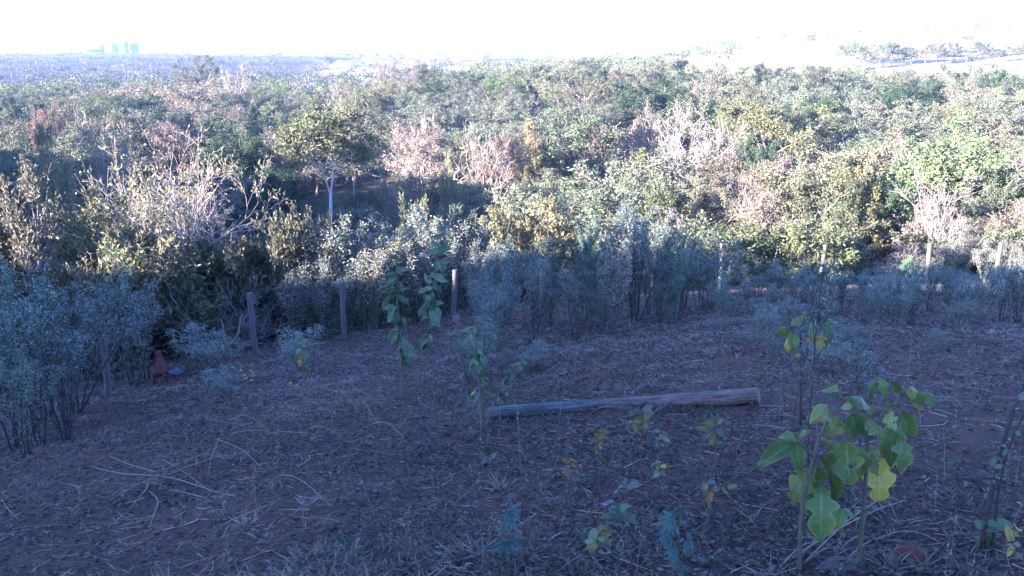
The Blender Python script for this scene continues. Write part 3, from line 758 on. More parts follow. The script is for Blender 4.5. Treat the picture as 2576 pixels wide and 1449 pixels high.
def log_mat():
    m, N, L, out = new_mat('log_wood')
    tc = N.new("ShaderNodeTexCoord"); mp = N.new("ShaderNodeMapping"); mp.inputs['Scale'].default_value = (1.2, 14, 14)
    n = N.new("ShaderNodeTexNoise"); n.inputs['Scale'].default_value = 3; n.inputs['Detail'].default_value = 8; n.inputs['Roughness'].default_value = .7
    L.new(tc.outputs['Object'], mp.inputs[0]); L.new(mp.outputs[0], n.inputs['Vector'])
    g1 = ramp(N, [(.03, .036, .032), (.075, .088, .078), (.16, .175, .155)], [.38, .5, .68]); g2 = ramp(N, [(.06, .042, .03), (.145, .105, .078), (.25, .19, .15)], [.38, .5, .68])
    L.new(n.outputs[0], g1.inputs[0]); L.new(n.outputs[0], g2.inputs[0])
    sx = N.new("ShaderNodeSeparateXYZ"); L.new(tc.outputs['Object'], sx.inputs[0])
    n2 = N.new("ShaderNodeTexNoise"); n2.inputs['Scale'].default_value = 5; L.new(tc.outputs['Object'], n2.inputs['Vector'])
    ad = N.new("ShaderNodeMath"); ad.operation = 'MULTIPLY_ADD'; ad.inputs[1].default_value = .9; L.new(n2.outputs[0], ad.inputs[0]); L.new(sx.outputs[0], ad.inputs[2])
    mr = N.new("ShaderNodeMapRange"); mr.inputs[1].default_value = .05; mr.inputs[2].default_value = .95; L.new(ad.outputs[0], mr.inputs[0])
    mx = N.new("ShaderNodeMixRGB"); L.new(mr.outputs[0], mx.inputs[0]); L.new(g1.outputs[0], mx.inputs[1]); L.new(g2.outputs[0], mx.inputs[2])
    p = N.new("ShaderNodeBsdfPrincipled"); p.inputs['Roughness'].default_value = .8; p.inputs['Specular IOR Level'].default_value = .3
    b = N.new("ShaderNodeBump"); b.inputs['Strength'].default_value = 1.0; b.inputs['Distance'].default_value = .012
    L.new(n.outputs[0], b.inputs['Height']); L.new(b.outputs[0], p.inputs['Normal']); L.new(mx.outputs[0], p.inputs['Base Color']); L.new(p.outputs[0], out.inputs[0])
    return m
M['log'] = log_mat()
M['endgrain'] = noise_mat('end_grain', [(.10, .05, .03), (.24, .13, .08), (.34, .22, .15)], 20, .9, .4)
log()

# ------------------------------------------------------------------ the dog
def dog():
    c = at(404, 968, 15.4); c.z = gz(c.x, c.y)
    t = thing('dog', c, 'small reddish brown dog with hanging ears standing with its back to us by the wires', 'dog', rz=.22, scale=(1.1, 1.0, .98))
    nodes = {  # name: (x right, y away from us, z up), radius
        'hip': (.0, .05, .225, .10), 'back': (-.005, .2, .24, .098), 'chest': (-.01, .36, .25, .105), 'neck': (-.03, .42, .325, .07), 'nape': (-.05, .45, .385, .066), 'head': (-.055, .48, .425, .1),
        'brow': (-.06, .54, .42, .066), 'muzzle': (-.065, .63, .39, .038), 'nose': (-.067, .67, .382, .024)}
    order = ['hip', 'back', 'chest', 'neck', 'nape', 'head', 'brow', 'muzzle', 'nose']
    V = [nodes[k][:3] for k in order]; Rr = [nodes[k][3] for k in order]; E = [(i, i + 1) for i in range(len(order) - 1)]
    def chain(root, pts):
        pr = root
        for p in pts:
            V.append(p[:3]); Rr.append(p[3]); E.append((pr, len(V) - 1)); pr = len(V) - 1
    for s in (-1, 1):
        chain(0, [(s * .085, .07, .17, .07), (s * .10, .10, .125, .045), (s * .10, -.01, .075, .024), (s * .10, .015, .022, .022), (s * .102, .065, .014, .02)])
        chain(2, [(s * .066, .38, .17, .044), (s * .068, .36, .1, .028), (s * .068, .37, .03, .022), (s * .07, .41, .014, .019)])
    chain(0, [(.03, -.03, .235, .026), (.09, -.09, .2, .018), (.12, -.11, .15, .013), (.125, -.10, .1, .009)])
    me = bpy.data.meshes.new('dog_body'); me.from_pydata(V, E, []); me.update()
    me.materials.append(M['fur'])
    o = link('body', me, t)
    sk = o.modifiers.new('skin', 'SKIN'); sk.use_smooth_shade = True
    for i, r in enumerate(Rr): me.skin_vertices[0].data[i].radius = (r, r)
    me.skin_vertices[0].data[0].use_root = True
    ss = o.modifiers.new('subd', 'SUBSURF'); ss.levels = 2; ss.render_levels = 2
    for s in (-1, 1):                       # hanging ears, thin folded flaps
        g = Geo(); rows = []
        for k, f in enumerate(np.linspace(0, 1, 7)):
            w = .055 * math.sin(math.pi * min(.98, .18 + f * .75)) + .008
            cx = s * (.062 + .07 * math.sin(f * 2.0)) ; cz = .49 - .01 * f - .12 * f ** 1.8
            for q in (-1, -.4, .4, 1): rows.append((-.055 + cx + s * .012 * (1 - q * q), .485 + q * w, cz))
        A = np.array(rows); Bk = A + [s * -.014, 0, -.006]; n = len(A)
        F = [[r * 4 + q, r * 4 + q + 1, r * 4 + 5 + q, r * 4 + 4 + q] for r in range(6) for q in range(3)]
        F2 = [[n + f[3], n + f[2], n + f[1], n + f[0]] for f in F]
        g.add(np.concatenate([A, Bk]), F + F2, 0, .3); ear = link('ear', g.mesh('ear', [M['fur_dark']], True), t)
        g = Geo(); tube(g, [[-.06 + s * .036, .575, .445], [-.06 + s * .04, .588, .446]], [.009, .005], 8)
        link('eye', g.mesh('eye', [M['bark_dark']], True), t)
    g = Geo(); tube(g, [[-.067, .682, .384], [-.067, .698, .384]], [.016, .008], 8); link('nose', g.mesh('nose', [M['bark_dark']], True), t)
M['fur'] = noise_mat('fur', [(.055, .019, .013), (.105, .038, .025), (.165, .066, .044)], 16, .85, .3, stretch=(1, .5, 1))
M['fur_dark'] = noise_mat('fur_dark', [(.022, .009, .008), (.05, .02, .015)], 16, .85, .3)
dog()

# crumpled blue plastic beside the dog
def rag():
    c = ground_at(443, 944); rng = np.random.default_rng(2); n = 9
    X, Y = np.meshgrid(np.linspace(-.17, .17, n), np.linspace(-.1, .1, n))
    Z = .05 + .05 * (vnoise(X * 22 + 5, Y * 22, 3)) + .05 * vnoise(X * 9, Y * 9 + 7, 4) - .25 * np.hypot(X, Y * 1.4)
    X = X + rng.normal(0, .008, X.shape); i = np.arange(n - 1)[:, None] * n; j = np.arange(n - 1)[None]
    V = np.stack([X, Y, Z], -1).reshape(-1, 3); F = np.stack([i + j, i + j + 1, i + n + j + 1, i + n + j], -1).reshape(-1, 4)
    g = Geo(); g.add(V, F)
    m, N, L, out = new_mat('plastic'); p_ = N.new("ShaderNodeBsdfPrincipled"); p_.inputs['Base Color'].default_value = (.09, .14, .2, 1); p_.inputs['Roughness'].default_value = .35; L.new(p_.outputs[0], out.inputs[0])
    link('plastic_sheet', g.mesh('plastic_sheet', [m]), None, c, 'crumpled pale blue plastic sheet on the ground beside the dog', 'plastic sheet')
rag()

# ------------------------------------------------------------------ tall flowering weeds
def weed_proto(seed, name, H, nst, mats, nleaf=26, leaf=(.09, .022), nflow=26, fl=.028, spread=.28, side=7, dome=.07, sidelen=.32, vert=.5):
    rng = np.random.default_rng(seed); gs, gl, gf = Geo(), Geo(), Geo()
    tipP, LP, LD = [], [], []
    for s in range(nst):
        az = rng.uniform(0, 6.28); ln = abs(rng.normal(0, spread)); h = H * rng.uniform(.72, 1.0)
        d = np.array([math.cos(az) * ln, math.sin(az) * ln, 1.0]); n = 7
        P = [np.array([math.cos(az) * .05, math.sin(az) * .05, -.05])]
        dd = nrm(d)
        for i in range(n - 1):
            dd = nrm(dd + rng.normal(0, .06, 3) + [0, 0, .02]); P.append(P[-1] + dd * h / (n - 1))
        P = np.array(P); r = .004 * H
        tube(gs, P, np.linspace(r * 1.6, r * .5, n), 4, 0, .5, False)
        subs = [(P[-3:], 1.0)]
        for k in range(side):
            f = rng.uniform(.42, .97) * (n - 1); a = min(int(f), n - 2); p0 = P[a] + (P[a + 1] - P[a]) * (f - a)
            q = rng.uniform(0, 6.28); sl = H * sidelen * rng.uniform(.4, 1) * (1.25 - f / (n - 1))
            e = nrm(np.array([math.cos(q) * .75, math.sin(q) * .75, .8]))
            S = np.array([p0, p0 + e * sl * .5, p0 + e * sl * .8 + [0, 0, sl * .12], p0 + e * sl + [0, 0, sl * .3]])
            tube(gs, S, np.linspace(r * .6, r * .3, 4), 3, 0, .5, False); subs.append((S, .7))
            tipP.append(S[-1]);
            for u in range(2):
                w = S[2] + nrm(rng.normal(0, 1, 3) + [0, 0, 1.3]) * sl * .35
                tube(gs, [S[2], w], [r * .35, r * .25], 3, 0, .5, False); tipP.append(w)
        tipP.append(P[-1])
        allp = [(P, nleaf)] + [(S, max(3, nleaf * .35)) for S, _ in subs[1:]]
        for Q, nl in allp:
            nl = int(nl); f = rng.uniform(.07 if Q is P else .05, 1, nl) * (len(Q) - 1); a = np.minimum(f.astype(int), len(Q) - 2)
            LP.append(Q[a] + (Q[a + 1] - Q[a]) * (f - a)[:, None]); LD.append(nrm(Q[a + 1] - Q[a]))
    LP = np.concatenate(LP); LD = np.concatenate(LD)
    D = nrm(LD * .35 + rng.normal(0, .6, LD.shape) + [0, 0, .05]); N = nrm(rng.normal(0, .5, D.shape) + [0, 0, 1])
    s = rng.uniform(.5, 1.3, len(LP))
    leaves(gl, LP, D, N, leaf[0] * s * H / 2, leaf[1] * s * H / 2, np.clip(rng.normal(.5, .25, len(LP)), 0, 1))
    parts = [('stem', gs.mesh(name + '_stem', [mats[0]])), ('foliage', gl.mesh(name + '_leaf', [mats[1]]))]
    if nflow:
        C = np.repeat(np.array(tipP), nflow, 0); o = rng.normal(0, 1, C.shape) * [dome, dome, dome * vert] - [0, 0, dome * vert * .8]
        C = C + o; D = nrm(rng.normal(0, 1, C.shape) * [1, 1, .5]); N = nrm(rng.normal(0, .5, C.shape) + [0, 0, 1])
        leaves(gf, C, D, N, fl, fl * .7, np.clip(rng.normal(.5, .3, len(C)), 0, 1))
        parts.append(('blossom', gf.mesh(name + '_flower', [mats[2]])))
    return parts

WEED = {}
def Wd(key, H, **k): WEED[key] = (weed_proto(name=key, H=H, **k), H)
gm = M['stem_weed']; dk = M['bark_dark']
Wd('dry0', 2.4, seed=31, nst=7, mats=(gm, M['lf_bluegreen'], M['flower_dry']), nleaf=46, nflow=12, fl=.045, dome=.06, vert=1.9, leaf=(.10, .026), spread=.2, sidelen=.24)
Wd('dry1', 2.2, seed=32, nst=9, mats=(gm, M['lf_greygreen'], M['flower_dry']), nleaf=42, nflow=11, fl=.04, dome=.06, vert=1.9, leaf=(.10, .026), spread=.22, sidelen=.24)
Wd('blue0', 2.0, seed=33, nst=7, mats=(dk, M['lf_bluegreen'], M['flower']), nleaf=50, nflow=7, fl=.022, dome=.06, leaf=(.10, .02))
Wd('blue1', 2.1, seed=34, nst=7, mats=(dk, M['lf_bluegreen'], M['flower']), nleaf=50, nflow=8, fl=.022, dome=.07, leaf=(.10, .02))
Wd('blue2', 1.8, seed=35, nst=7, mats=(gm, M['lf_bluegreen'], M['flower']), nleaf=44, nflow=8, fl=.022, dome=.07, leaf=(.10, .02), spread=.35)
Wd('left0', 2.4, seed=36, nst=5, mats=(dk, M['lf_bluegreen'], M['flower']), nleaf=42, nflow=6, fl=.03, dome=.09, leaf=(.11, .025))
Wd('left1', 2.2, seed=37, nst=4, mats=(dk, M['lf_green'], M['flower']), nleaf=48, nflow=5, fl=.03, dome=.09, leaf=(.12, .035))
Wd('plain0', 2.2, seed=38, nst=6, mats=(gm, M['lf_bluegreen'], M['flower']), nleaf=120, nflow=1, fl=.02, leaf=(.10, .02))
Wd('lacy0', .8, seed=39, nst=12, mats=(gm, M['lf_lacy'], M['lf_lacy']), nleaf=26, nflow=7, fl=.022, dome=.025, leaf=(.10, .02), spread=.5, side=7)
Wd('slim0', 1.7, seed=40, nst=1, mats=(dk, M['lf_bluegreen'], M['flower']), nleaf=60, nflow=8, fl=.013, dome=.03, leaf=(.085, .018), spread=.05, side=15, sidelen=.3)
Wd('slim1', 1.7, seed=41, nst=1, mats=(dk, M['lf_bluegreen'], M['flower']), nleaf=40, nflow=8, fl=.013, dome=.035, leaf=(.085, .018), spread=.1, side=12, sidelen=.34)

rngW = np.random.default_rng(12)
def spotted(label, key, px, H, spots):
    s = next(t for lim, t in spots if px < lim)
    h = 'tall' if H > 2.3 else ('low' if H < 1.7 else 'middling')
    return f"{h} {'leafy ' if key == 'plain0' else ''}{label} {s}"
SPOTS = {'M': [(1290, 'before the yellow bush'), (1420, 'before the fan branched bush'), (1520, 'beside the fan branched bush'), (1620, 'under the grey green tree'), (9999, 'under the leafy olive trees')],
         'W': [(780, 'by the second fence post'), (900, 'below the forked white trunk'), (1010, 'behind the third fence post'), (1100, 'in the middle of the whitish clump'), (9999, 'next to the tallest feathery weed')],
         'R': [(1880, 'below the pinkish dry tree'), (2030, 'below the light green tree'), (2180, 'before the large green tree'), (2330, 'by the banana plant'), (2470, 'before the bare whitish tree'), (9999, 'at the end of the fence')],
         'L': [(50, 'at the picture edge'), (120, 'in the densest clump by the edge'), (200, 'before the nearest fence post'), (9999, 'between the nearest post and the dog')]}
def weed(key, px, ptop, d, label, group=None, width=1.0, name='flowering_weed', cat='weed'):
    p = at(px, ptop, d); z = gz(p.x, p.y); H = max(.4, p.z - z); proto, h = WEED[key]; s = H / h
    if label[:2] in ('M:', 'W:', 'R:', 'L:'): label = spotted(label[2:], key, px, H, SPOTS[label[0]])
    return place(name, proto, (p.x, p.y, z), label, cat, group, rngW.uniform(0, 6.28), (s * width, s * width, s))

WHITE = 'W:weed with dry whitish heads'
for px, pt, d in [(812, 530, 22.5), (850, 560, 22), (905, 545, 23.2), (950, 560, 22.5), (1000, 575, 22), (1035, 530, 23.4), (1065, 522, 24), (1085, 560, 22.6), (1120, 575, 23), (1190, 515, 24), (1175, 590, 22.6), (930, 620, 21),
                  (860, 650, 21.4), (770, 660, 21), (820, 680, 20.6), (735, 700, 20.2), (1010, 640, 21.8)]:
    weed(['dry0', 'dry1'][int(rngW.integers(2))], px, pt - 14 + rngW.uniform(-30, 35), d, WHITE, 'dry headed weeds along the middle of the fence', 1.0)
weed('plain0', 1140, 500, 24.5, 'tallest feathery bluish weed among the whitish heads')
weed('plain0', 985, 590, 23, 'feathery bluish weed in front of the whitish heads')
MID = 'M:bluish green weed with fine white flowers'
for px, pt, d in [(1225, 620, 19.5), (1265, 610, 18.5), (1345, 640, 18.6), (1385, 620, 17.2), (1425, 640, 16), (1490, 600, 16), (1530, 590, 16.6), (1560, 520, 19.5), (1610, 545, 16.5),
                  (1665, 590, 16.6), (1700, 600, 16), (1730, 620, 17.4), (1770, 650, 17), (1590, 480, 22), (1500, 540, 20), (1660, 520, 20), (1820, 640, 18.5), (1520, 680, 15.2), (1690, 690, 15.1)]:
    weed(['blue0', 'blue1', 'blue2', 'plain0'][int(rngW.choice(4, p=[.25, .25, .25, .25]))], px, pt - 38 + rngW.uniform(-50, 60), d, MID, 'flowering weeds in the thicket before the yellow bush', .9)
for i in range(16):
    px = rngW.uniform(1215, 1800); d = rngW.uniform(14.3, 19.5)
    weed(['blue0', 'blue1', 'blue2', 'dry1'][int(rngW.integers(4))], px, rngW.uniform(585, 680), d, MID, 'flowering weeds in the thicket before the yellow bush', .8)
RGT = 'R:hazy bluish flowering weed'
for i in range(46):
    px = 1790 + i * 18 + rngW.uniform(-12, 12); d = rngW.uniform(13.5, 23)
    weed(['blue0', 'blue1', 'blue2'][int(rngW.integers(3))], px, rngW.uniform(640, 692), d, RGT, 'low weeds in the hazy row beneath the sunlit grass', 1.15)
LFT = 'L:dark leafy weed with bluish white heads'
for px, pt, d in [(15, 630, 12.2), (60, 650, 13), (140, 675, 13.2), (215, 700, 16.8), (300, 660, 15.6), (335, 655, 16.2), (50, 760, 11), (-30, 680, 11.4), (120, 760, 11.2), (20, 850, 10.2), (270, 720, 16.4), (130, 800, 12)]:
    weed(['left0', 'left1', 'blue1'][int(rngW.integers(3))], px, pt, d, LFT, 'dark weeds around the nearest fence post', .9)
for px, pt, d, lab, w in [(480, 812, 16.4, 'pale lacy grey weed behind the dog', 1.7), (545, 830, 15.6, 'second pale lacy weed between dog and fence post', 1.3), (760, 800, 13.5, 'lacy grey weed above the small yellowing sapling', 1.2),
                         (1185, 778, 11, 'lacy grey weed behind the second broad leaved sapling', 1.0), (1335, 850, 11.2, 'round lacy grey weed in front of the dry grass strip', 1.5), (1265, 872, 11.5, 'smaller lacy weed beside the round lacy one', 1.2),
                         (560, 905, 12.4, 'low lacy weed near the yellow fruits', 1.5), (1910, 880, 10.5, 'small lacy weed in the open soil past the log', 1.0), (2100, 860, 8.2, 'low white flowered weed behind the slim dark stems', 1.6), (1950, 905, 8.8, 'low white flowered weed before the slim dark stems', 1.2)]:
    weed('lacy0', px, pt, d, lab, None, w, 'lacy_weed')
for px, pt, d, k, lab in [(2098, 645, 4.9, 'slim0', 'tall slim dark stemmed weed with white flowers behind the big yellow green leaves'), (2205, 735, 5.3, 'slim1', 'second tall slim flowering weed, thinner, to the side of the tall one'),
                          (2232, 840, 5.6, 'slim1', 'shorter slim weed between the tall slim ones'), (2018, 800, 5.6, 'slim1', 'slim weed beside the hanging yellow leaves')]:
    weed(k, px, pt, d, lab, None, .9, 'slim_weed')
for i in range(16):
    px = rngW.uniform(1780, 2560); py = rngW.uniform(740, 900); c = ground_at(px, py)
    proto, h = WEED['lacy0']; s = rngW.uniform(.3, .8)
    place('lacy_weed', proto, c, 'small thin weed scattered over the open soil slope', 'weed', 'small weeds over the open soil slope', rngW.uniform(0, 6), s)

for px, pt, d, k in [(2405, 575, 35, 'dry0'), (2450, 560, 37, 'dry1'), (2490, 600, 34, 'dry0'), (2540, 585, 36, 'dry1'), (2340, 610, 34, 'dry1'), (2575, 620, 33, 'dry0'), (2300, 640, 31, 'blue2')]:
    weed(k, px, pt, d, f"whitish headed weed in the sunlit grass {'under the bare whitish tree' if px < 2440 else 'below the round light green tree'}", 'whitish weeds in the sunlit grass', 1.2)
# young banana plant and a little bare forked sapling
def banana():
    c = ground_at(2262, 730); c = at(2262, 715, 22.5); c.z = gz(c.x, c.y)
    t = thing('banana_plant', c, 'young banana plant of upright fresh green leaves below the bare sapling', 'plant')
    g = Geo(); tube(g, [[0, 0, -.1], [0, 0, .5]], [.06, .045], 8); link('stem', g.mesh('banana_stem', [M['lf_yellow']]), t)
    for az, tilt, L in ((.2, .25, .6), (2.9, .75, .5), (4.4, .6, .45)):
        g = Geo(); n = 9; rows = []
        for f in np.linspace(0, 1, n):
            w = .13 * math.sin(math.pi * min(.97, .1 + .85 * f)) ** .6; r_ = L * f * math.sin(tilt) + .15 * f * f; z = .45 + L * f * math.cos(tilt) - .2 * f * f * tilt
            for q in (-1, 0, 1): rows.append((r_ * math.cos(az) - q * w * math.sin(az), r_ * math.sin(az) + q * w * math.cos(az), z + abs(q) * .04))
        F = [[r * 3 + q, r * 3 + q + 1, r * 3 + 4 + q, r * 3 + 3 + q] for r in range(n - 1) for q in range(2)]
        g.add(rows, F, 0, .55); link('leaf', g.mesh('banana_leaf', [M['lf_dark']], True), t)
banana()
def forked_sapling():
    c = at(572, 820, 17.6); c.z = gz(c.x, c.y); g = Geo()
    t = thing('bare_sapling', c, 'little bare pale sapling forked like a Y beside the second fence post', 'sapling')
    for P, r in (([[0, 0, -.1], [.02, 0, .2], [-.03, .02, .33]], .035), ([[-.03, .02, .33], [-.12, 0, .55], [-.09, .02, .72], [-.12, 0, .9]], .024), ([[-.03, .02, .33], [.12, 0, .45], [.22, 0, .6], [.27, .02, .85], [.33, 0, 1.0]], .024)):
        tube(g, P, np.linspace(r, r * .6, len(P)), 6)
    link('stem', g.mesh('forked_stem', [M['bark_pale']], True), t)
forked_sapling()

# ------------------------------------------------------------------ broad leaves, one object each
def big_leaf_mat(name, edge, mid, vein, spots, transl=.25, rough=.5):
    """tone 0 on the midrib to 1 on the rim; blotches of age, side veins."""
    m, N, L, out = new_mat(name)
    a = N.new("ShaderNodeAttribute"); a.attribute_name = "tone"
    r = ramp(N, [vein, mid, mid, edge], [.02, .1, .6, .95]); L.new(a.outputs['Fac'], r.inputs[0])
    tc = N.new("ShaderNodeTexCoord"); n = N.new("ShaderNodeTexNoise"); n.inputs['Scale'].default_value = 5; n.inputs['Detail'].default_value = 6
    oi = N.new("ShaderNodeObjectInfo"); ad = N.new("ShaderNodeVectorMath"); ad.operation = 'ADD'
    L.new(tc.outputs['Object'], ad.inputs[0]); L.new(oi.outputs['Random'], ad.inputs[1]); L.new(ad.outputs[0], n.inputs['Vector'])
    f = ramp(N, [(0, 0, 0), (1, 1, 1)], [.58, .72]); L.new(n.outputs[0], f.inputs[0])
    mx = N.new("ShaderNodeMixRGB"); mx.inputs[2].default_value = (*spots, 1); L.new(f.outputs[0], mx.inputs[0]); L.new(r.outputs[0], mx.inputs[1])
    hs = N.new("ShaderNodeHueSaturation"); mr = N.new("ShaderNodeMapRange"); mr.inputs[3].default_value = .75; mr.inputs[4].default_value = 1.25
    L.new(oi.outputs['Random'], mr.inputs[0]); L.new(mr.outputs[0], hs.inputs['Value']); L.new(mx.outputs[0], hs.inputs['Color'])
    p = N.new("ShaderNodeBsdfPrincipled"); p.inputs['Roughness'].default_value = rough; p.inputs['Specular IOR Level'].default_value = .3
    wv = N.new("ShaderNodeTexWave"); wv.bands_direction = 'Y'; wv.inputs['Scale'].default_value = 2.6; wv.inputs['Distortion'].default_value = 2.0; L.new(tc.outputs['Object'], wv.inputs['Vector'])
    b = N.new("ShaderNodeBump"); b.inputs['Strength'].default_value = .10; b.inputs['Distance'].default_value = .01; L.new(wv.outputs['Fac'], b.inputs['Height']); L.new(b.outputs[0], p.inputs['Normal'])
    t = N.new("ShaderNodeBsdfTranslucent"); ms = N.new("ShaderNodeMixShader"); ms.inputs[0].default_value = transl
    L.new(hs.outputs[0], p.inputs['Base Color']); L.new(hs.outputs[0], t.inputs['Color'])
    L.new(p.outputs[0], ms.inputs[1]); L.new(t.outputs[0], ms.inputs[2]); L.new(ms.outputs[0], out.inputs[0])
    return m
M['bl_green'] = big_leaf_mat('big_leaf_green', (.17, .215, .05), (.095, .17, .042), (.18, .24, .09), (.16, .2, .055))
M['bl_lime'] = big_leaf_mat('big_leaf_lime', (.23, .25, .06), (.16, .215, .052), (.24, .28, .1), (.24, .23, .065))
M['bl_yellow'] = big_leaf_mat('big_leaf_yellow', (.5, .36, .05), (.40, .34, .055), (.45, .4, .12), (.46, .3, .045))
M['bl_dark'] = big_leaf_mat('sapling_leaf', (.12, .17, .085), (.08, .145, .07), (.18, .235, .13), (.12, .165, .075), .3)
M['bl_pale'] = big_leaf_mat('sapling_leaf_pale', (.18, .23, .13), (.145, .205, .105), (.24, .285, .18), (.19, .225, .115), .3)
M['bl_olive'] = big_leaf_mat('olive_leaf', (.22, .19, .05), (.14, .135, .045), (.25, .22, .1), (.27, .18, .05), .2)
M['bl_grey'] = big_leaf_mat('grey_leaf', (.15, .16, .12), (.10, .115, .09), (.2, .2, .16), (.19, .16, .1), .2)
M['bl_rust'] = big_leaf_mat('rust_leaf', (.36, .15, .03), (.30, .14, .04), (.32, .2, .08), (.24, .1, .04), .2)

def blade_mesh(name, kind, seed, mat, droop=.22, fold=.25, hole=False):
    rng = np.random.default_rng(seed)
    rows = 20 if kind == 'lobed' else (12 if kind == 'ovate' else 9); xs = np.array([-1, -.55, 0, .55, 1.0])
    t = np.linspace(0, 1, rows)
    sides = []
    for s in (0, 1):
        if kind == 'lobed':
            ph = rng.uniform(-.35, .35)
            env = np.sin(np.pi * np.clip(t, .0, 1) ** .72) ** .65
            lob = .42 + .58 * np.abs(np.sin(np.pi * (2.7 * t + .35 + ph))) ** .75
            hw = .5 * env * lob + .015 * rng.normal(0, 1, rows)
        elif kind == 'ovate':
            hw = .5 * np.sin(np.pi * t ** .78) ** .85 + .008 * rng.normal(0, 1, rows)
        else:
            hw = .5 * np.sin(np.pi * t ** .9) ** .9
        hw = np.maximum(hw, .006); hw[0] = .02; hw[-1] = .004; sides.append(hw)
    X = np.where(xs[None] < 0, sides[0][:, None] * xs[None], sides[1][:, None] * xs[None])
    Y = np.repeat(t[:, None], 5, 1) + (np.abs(xs)[None] * .04 * np.sin(t * 9)[:, None] if kind == 'lobed' else 0)
    Z = fold * np.abs(X) - droop * (t ** 2)[:, None] + .09 * np.sin(t * 8 + rng.uniform(0, 6))[:, None] * np.abs(xs)[None] + rng.normal(0, .006, X.shape)
    F = []
    for r in range(rows - 1):
        for q in range(4):
            if hole and r in (rows // 2, rows // 2 + 1) and q == 1: continue
            F.append((r * 5 + q, r * 5 + q + 1, r * 5 + 6 + q, r * 5 + 5 + q))
    g = Geo(); g.add(np.stack([X, Y, Z], -1).reshape(-1, 3), F, 0, np.tile(np.abs(xs), rows))
    return g.mesh(name, [mat], True)
BL = {}
for mk in ('green', 'lime', 'yellow'):
    for v in range(3): BL['lobed', mk, v] = blade_mesh('lobed_leaf', 'lobed', 10 + v, M['bl_' + mk], .16, [.25, -.15, .3][v], v == 2)
    for v in range(3): BL['ovate', mk, v] = blade_mesh('ovate_leaf', 'ovate', 20 + v, M['bl_' + mk], [.2, .35, .1][v], [.35, .5, -.2][v])
for mk in ('dark', 'pale', 'olive', 'grey', 'rust', 'yellow'):
    for v in range(3): BL['simple', mk, v] = blade_mesh('simple_leaf', 'simple', 30 + v, M['bl_' + mk], [.35, .15, .5][v], [.35, .2, .45][v])
rngB = np.random.default_rng(99)

def put_leaf(t, base, tip, width, me, name='leaf', label=None, face=.7):
    """A leaf blade from base to tip, its upper side turned to light and viewer."""
    base, tip = Vector(base), Vector(tip)
    y = tip - base; L = y.length
    if L < 1e-4: return
    y.normalize()
    n = (-(base + tip) / 2).normalized() * face + Vector((0, 0, .5)) + Vector(rngB.normal(0, .28 if face > .5 else .5, 3))
    z = n - y * n.dot(y); z.normalize(); x = y.cross(z)
    m = Matrix(((x.x * width, y.x * L, z.x * L, base.x), (x.y * width, y.y * L, z.y * L, base.y), (x.z * width, y.z * L, z.z * L, base.z), (0, 0, 0, 1)))
    o = link(name, me, t); o.matrix_local = Matrix.Translation(-t.location) @ m
    if label: o['label'] = label
    return o

def stem_part(t, P, R, mat, name='stem', sides=6):
    g = Geo(); P = np.array([tuple(p) for p in P]) - np.array(t.location)
    k = len(P)
    if k > 2:                                   # smooth through the points
        u = np.arange(k); uu = np.linspace(0, k - 1, (k - 1) * 4 + 1)
        Pn = np.stack([np.interp(uu, u, P[:, i]) for i in range(3)], 1)
        kk = np.array([.25, .5, .25])
        for _ in range(3):
            q = Pn.copy()
            for i in range(3): q[1:-1, i] = np.convolve(Pn[:, i], kk, 'valid')
            Pn = q
        P = Pn
    tube(g, P, np.linspace(R[0], R[1], len(P)), sides)
    return link(name, g.mesh(name, [mat], True), t)

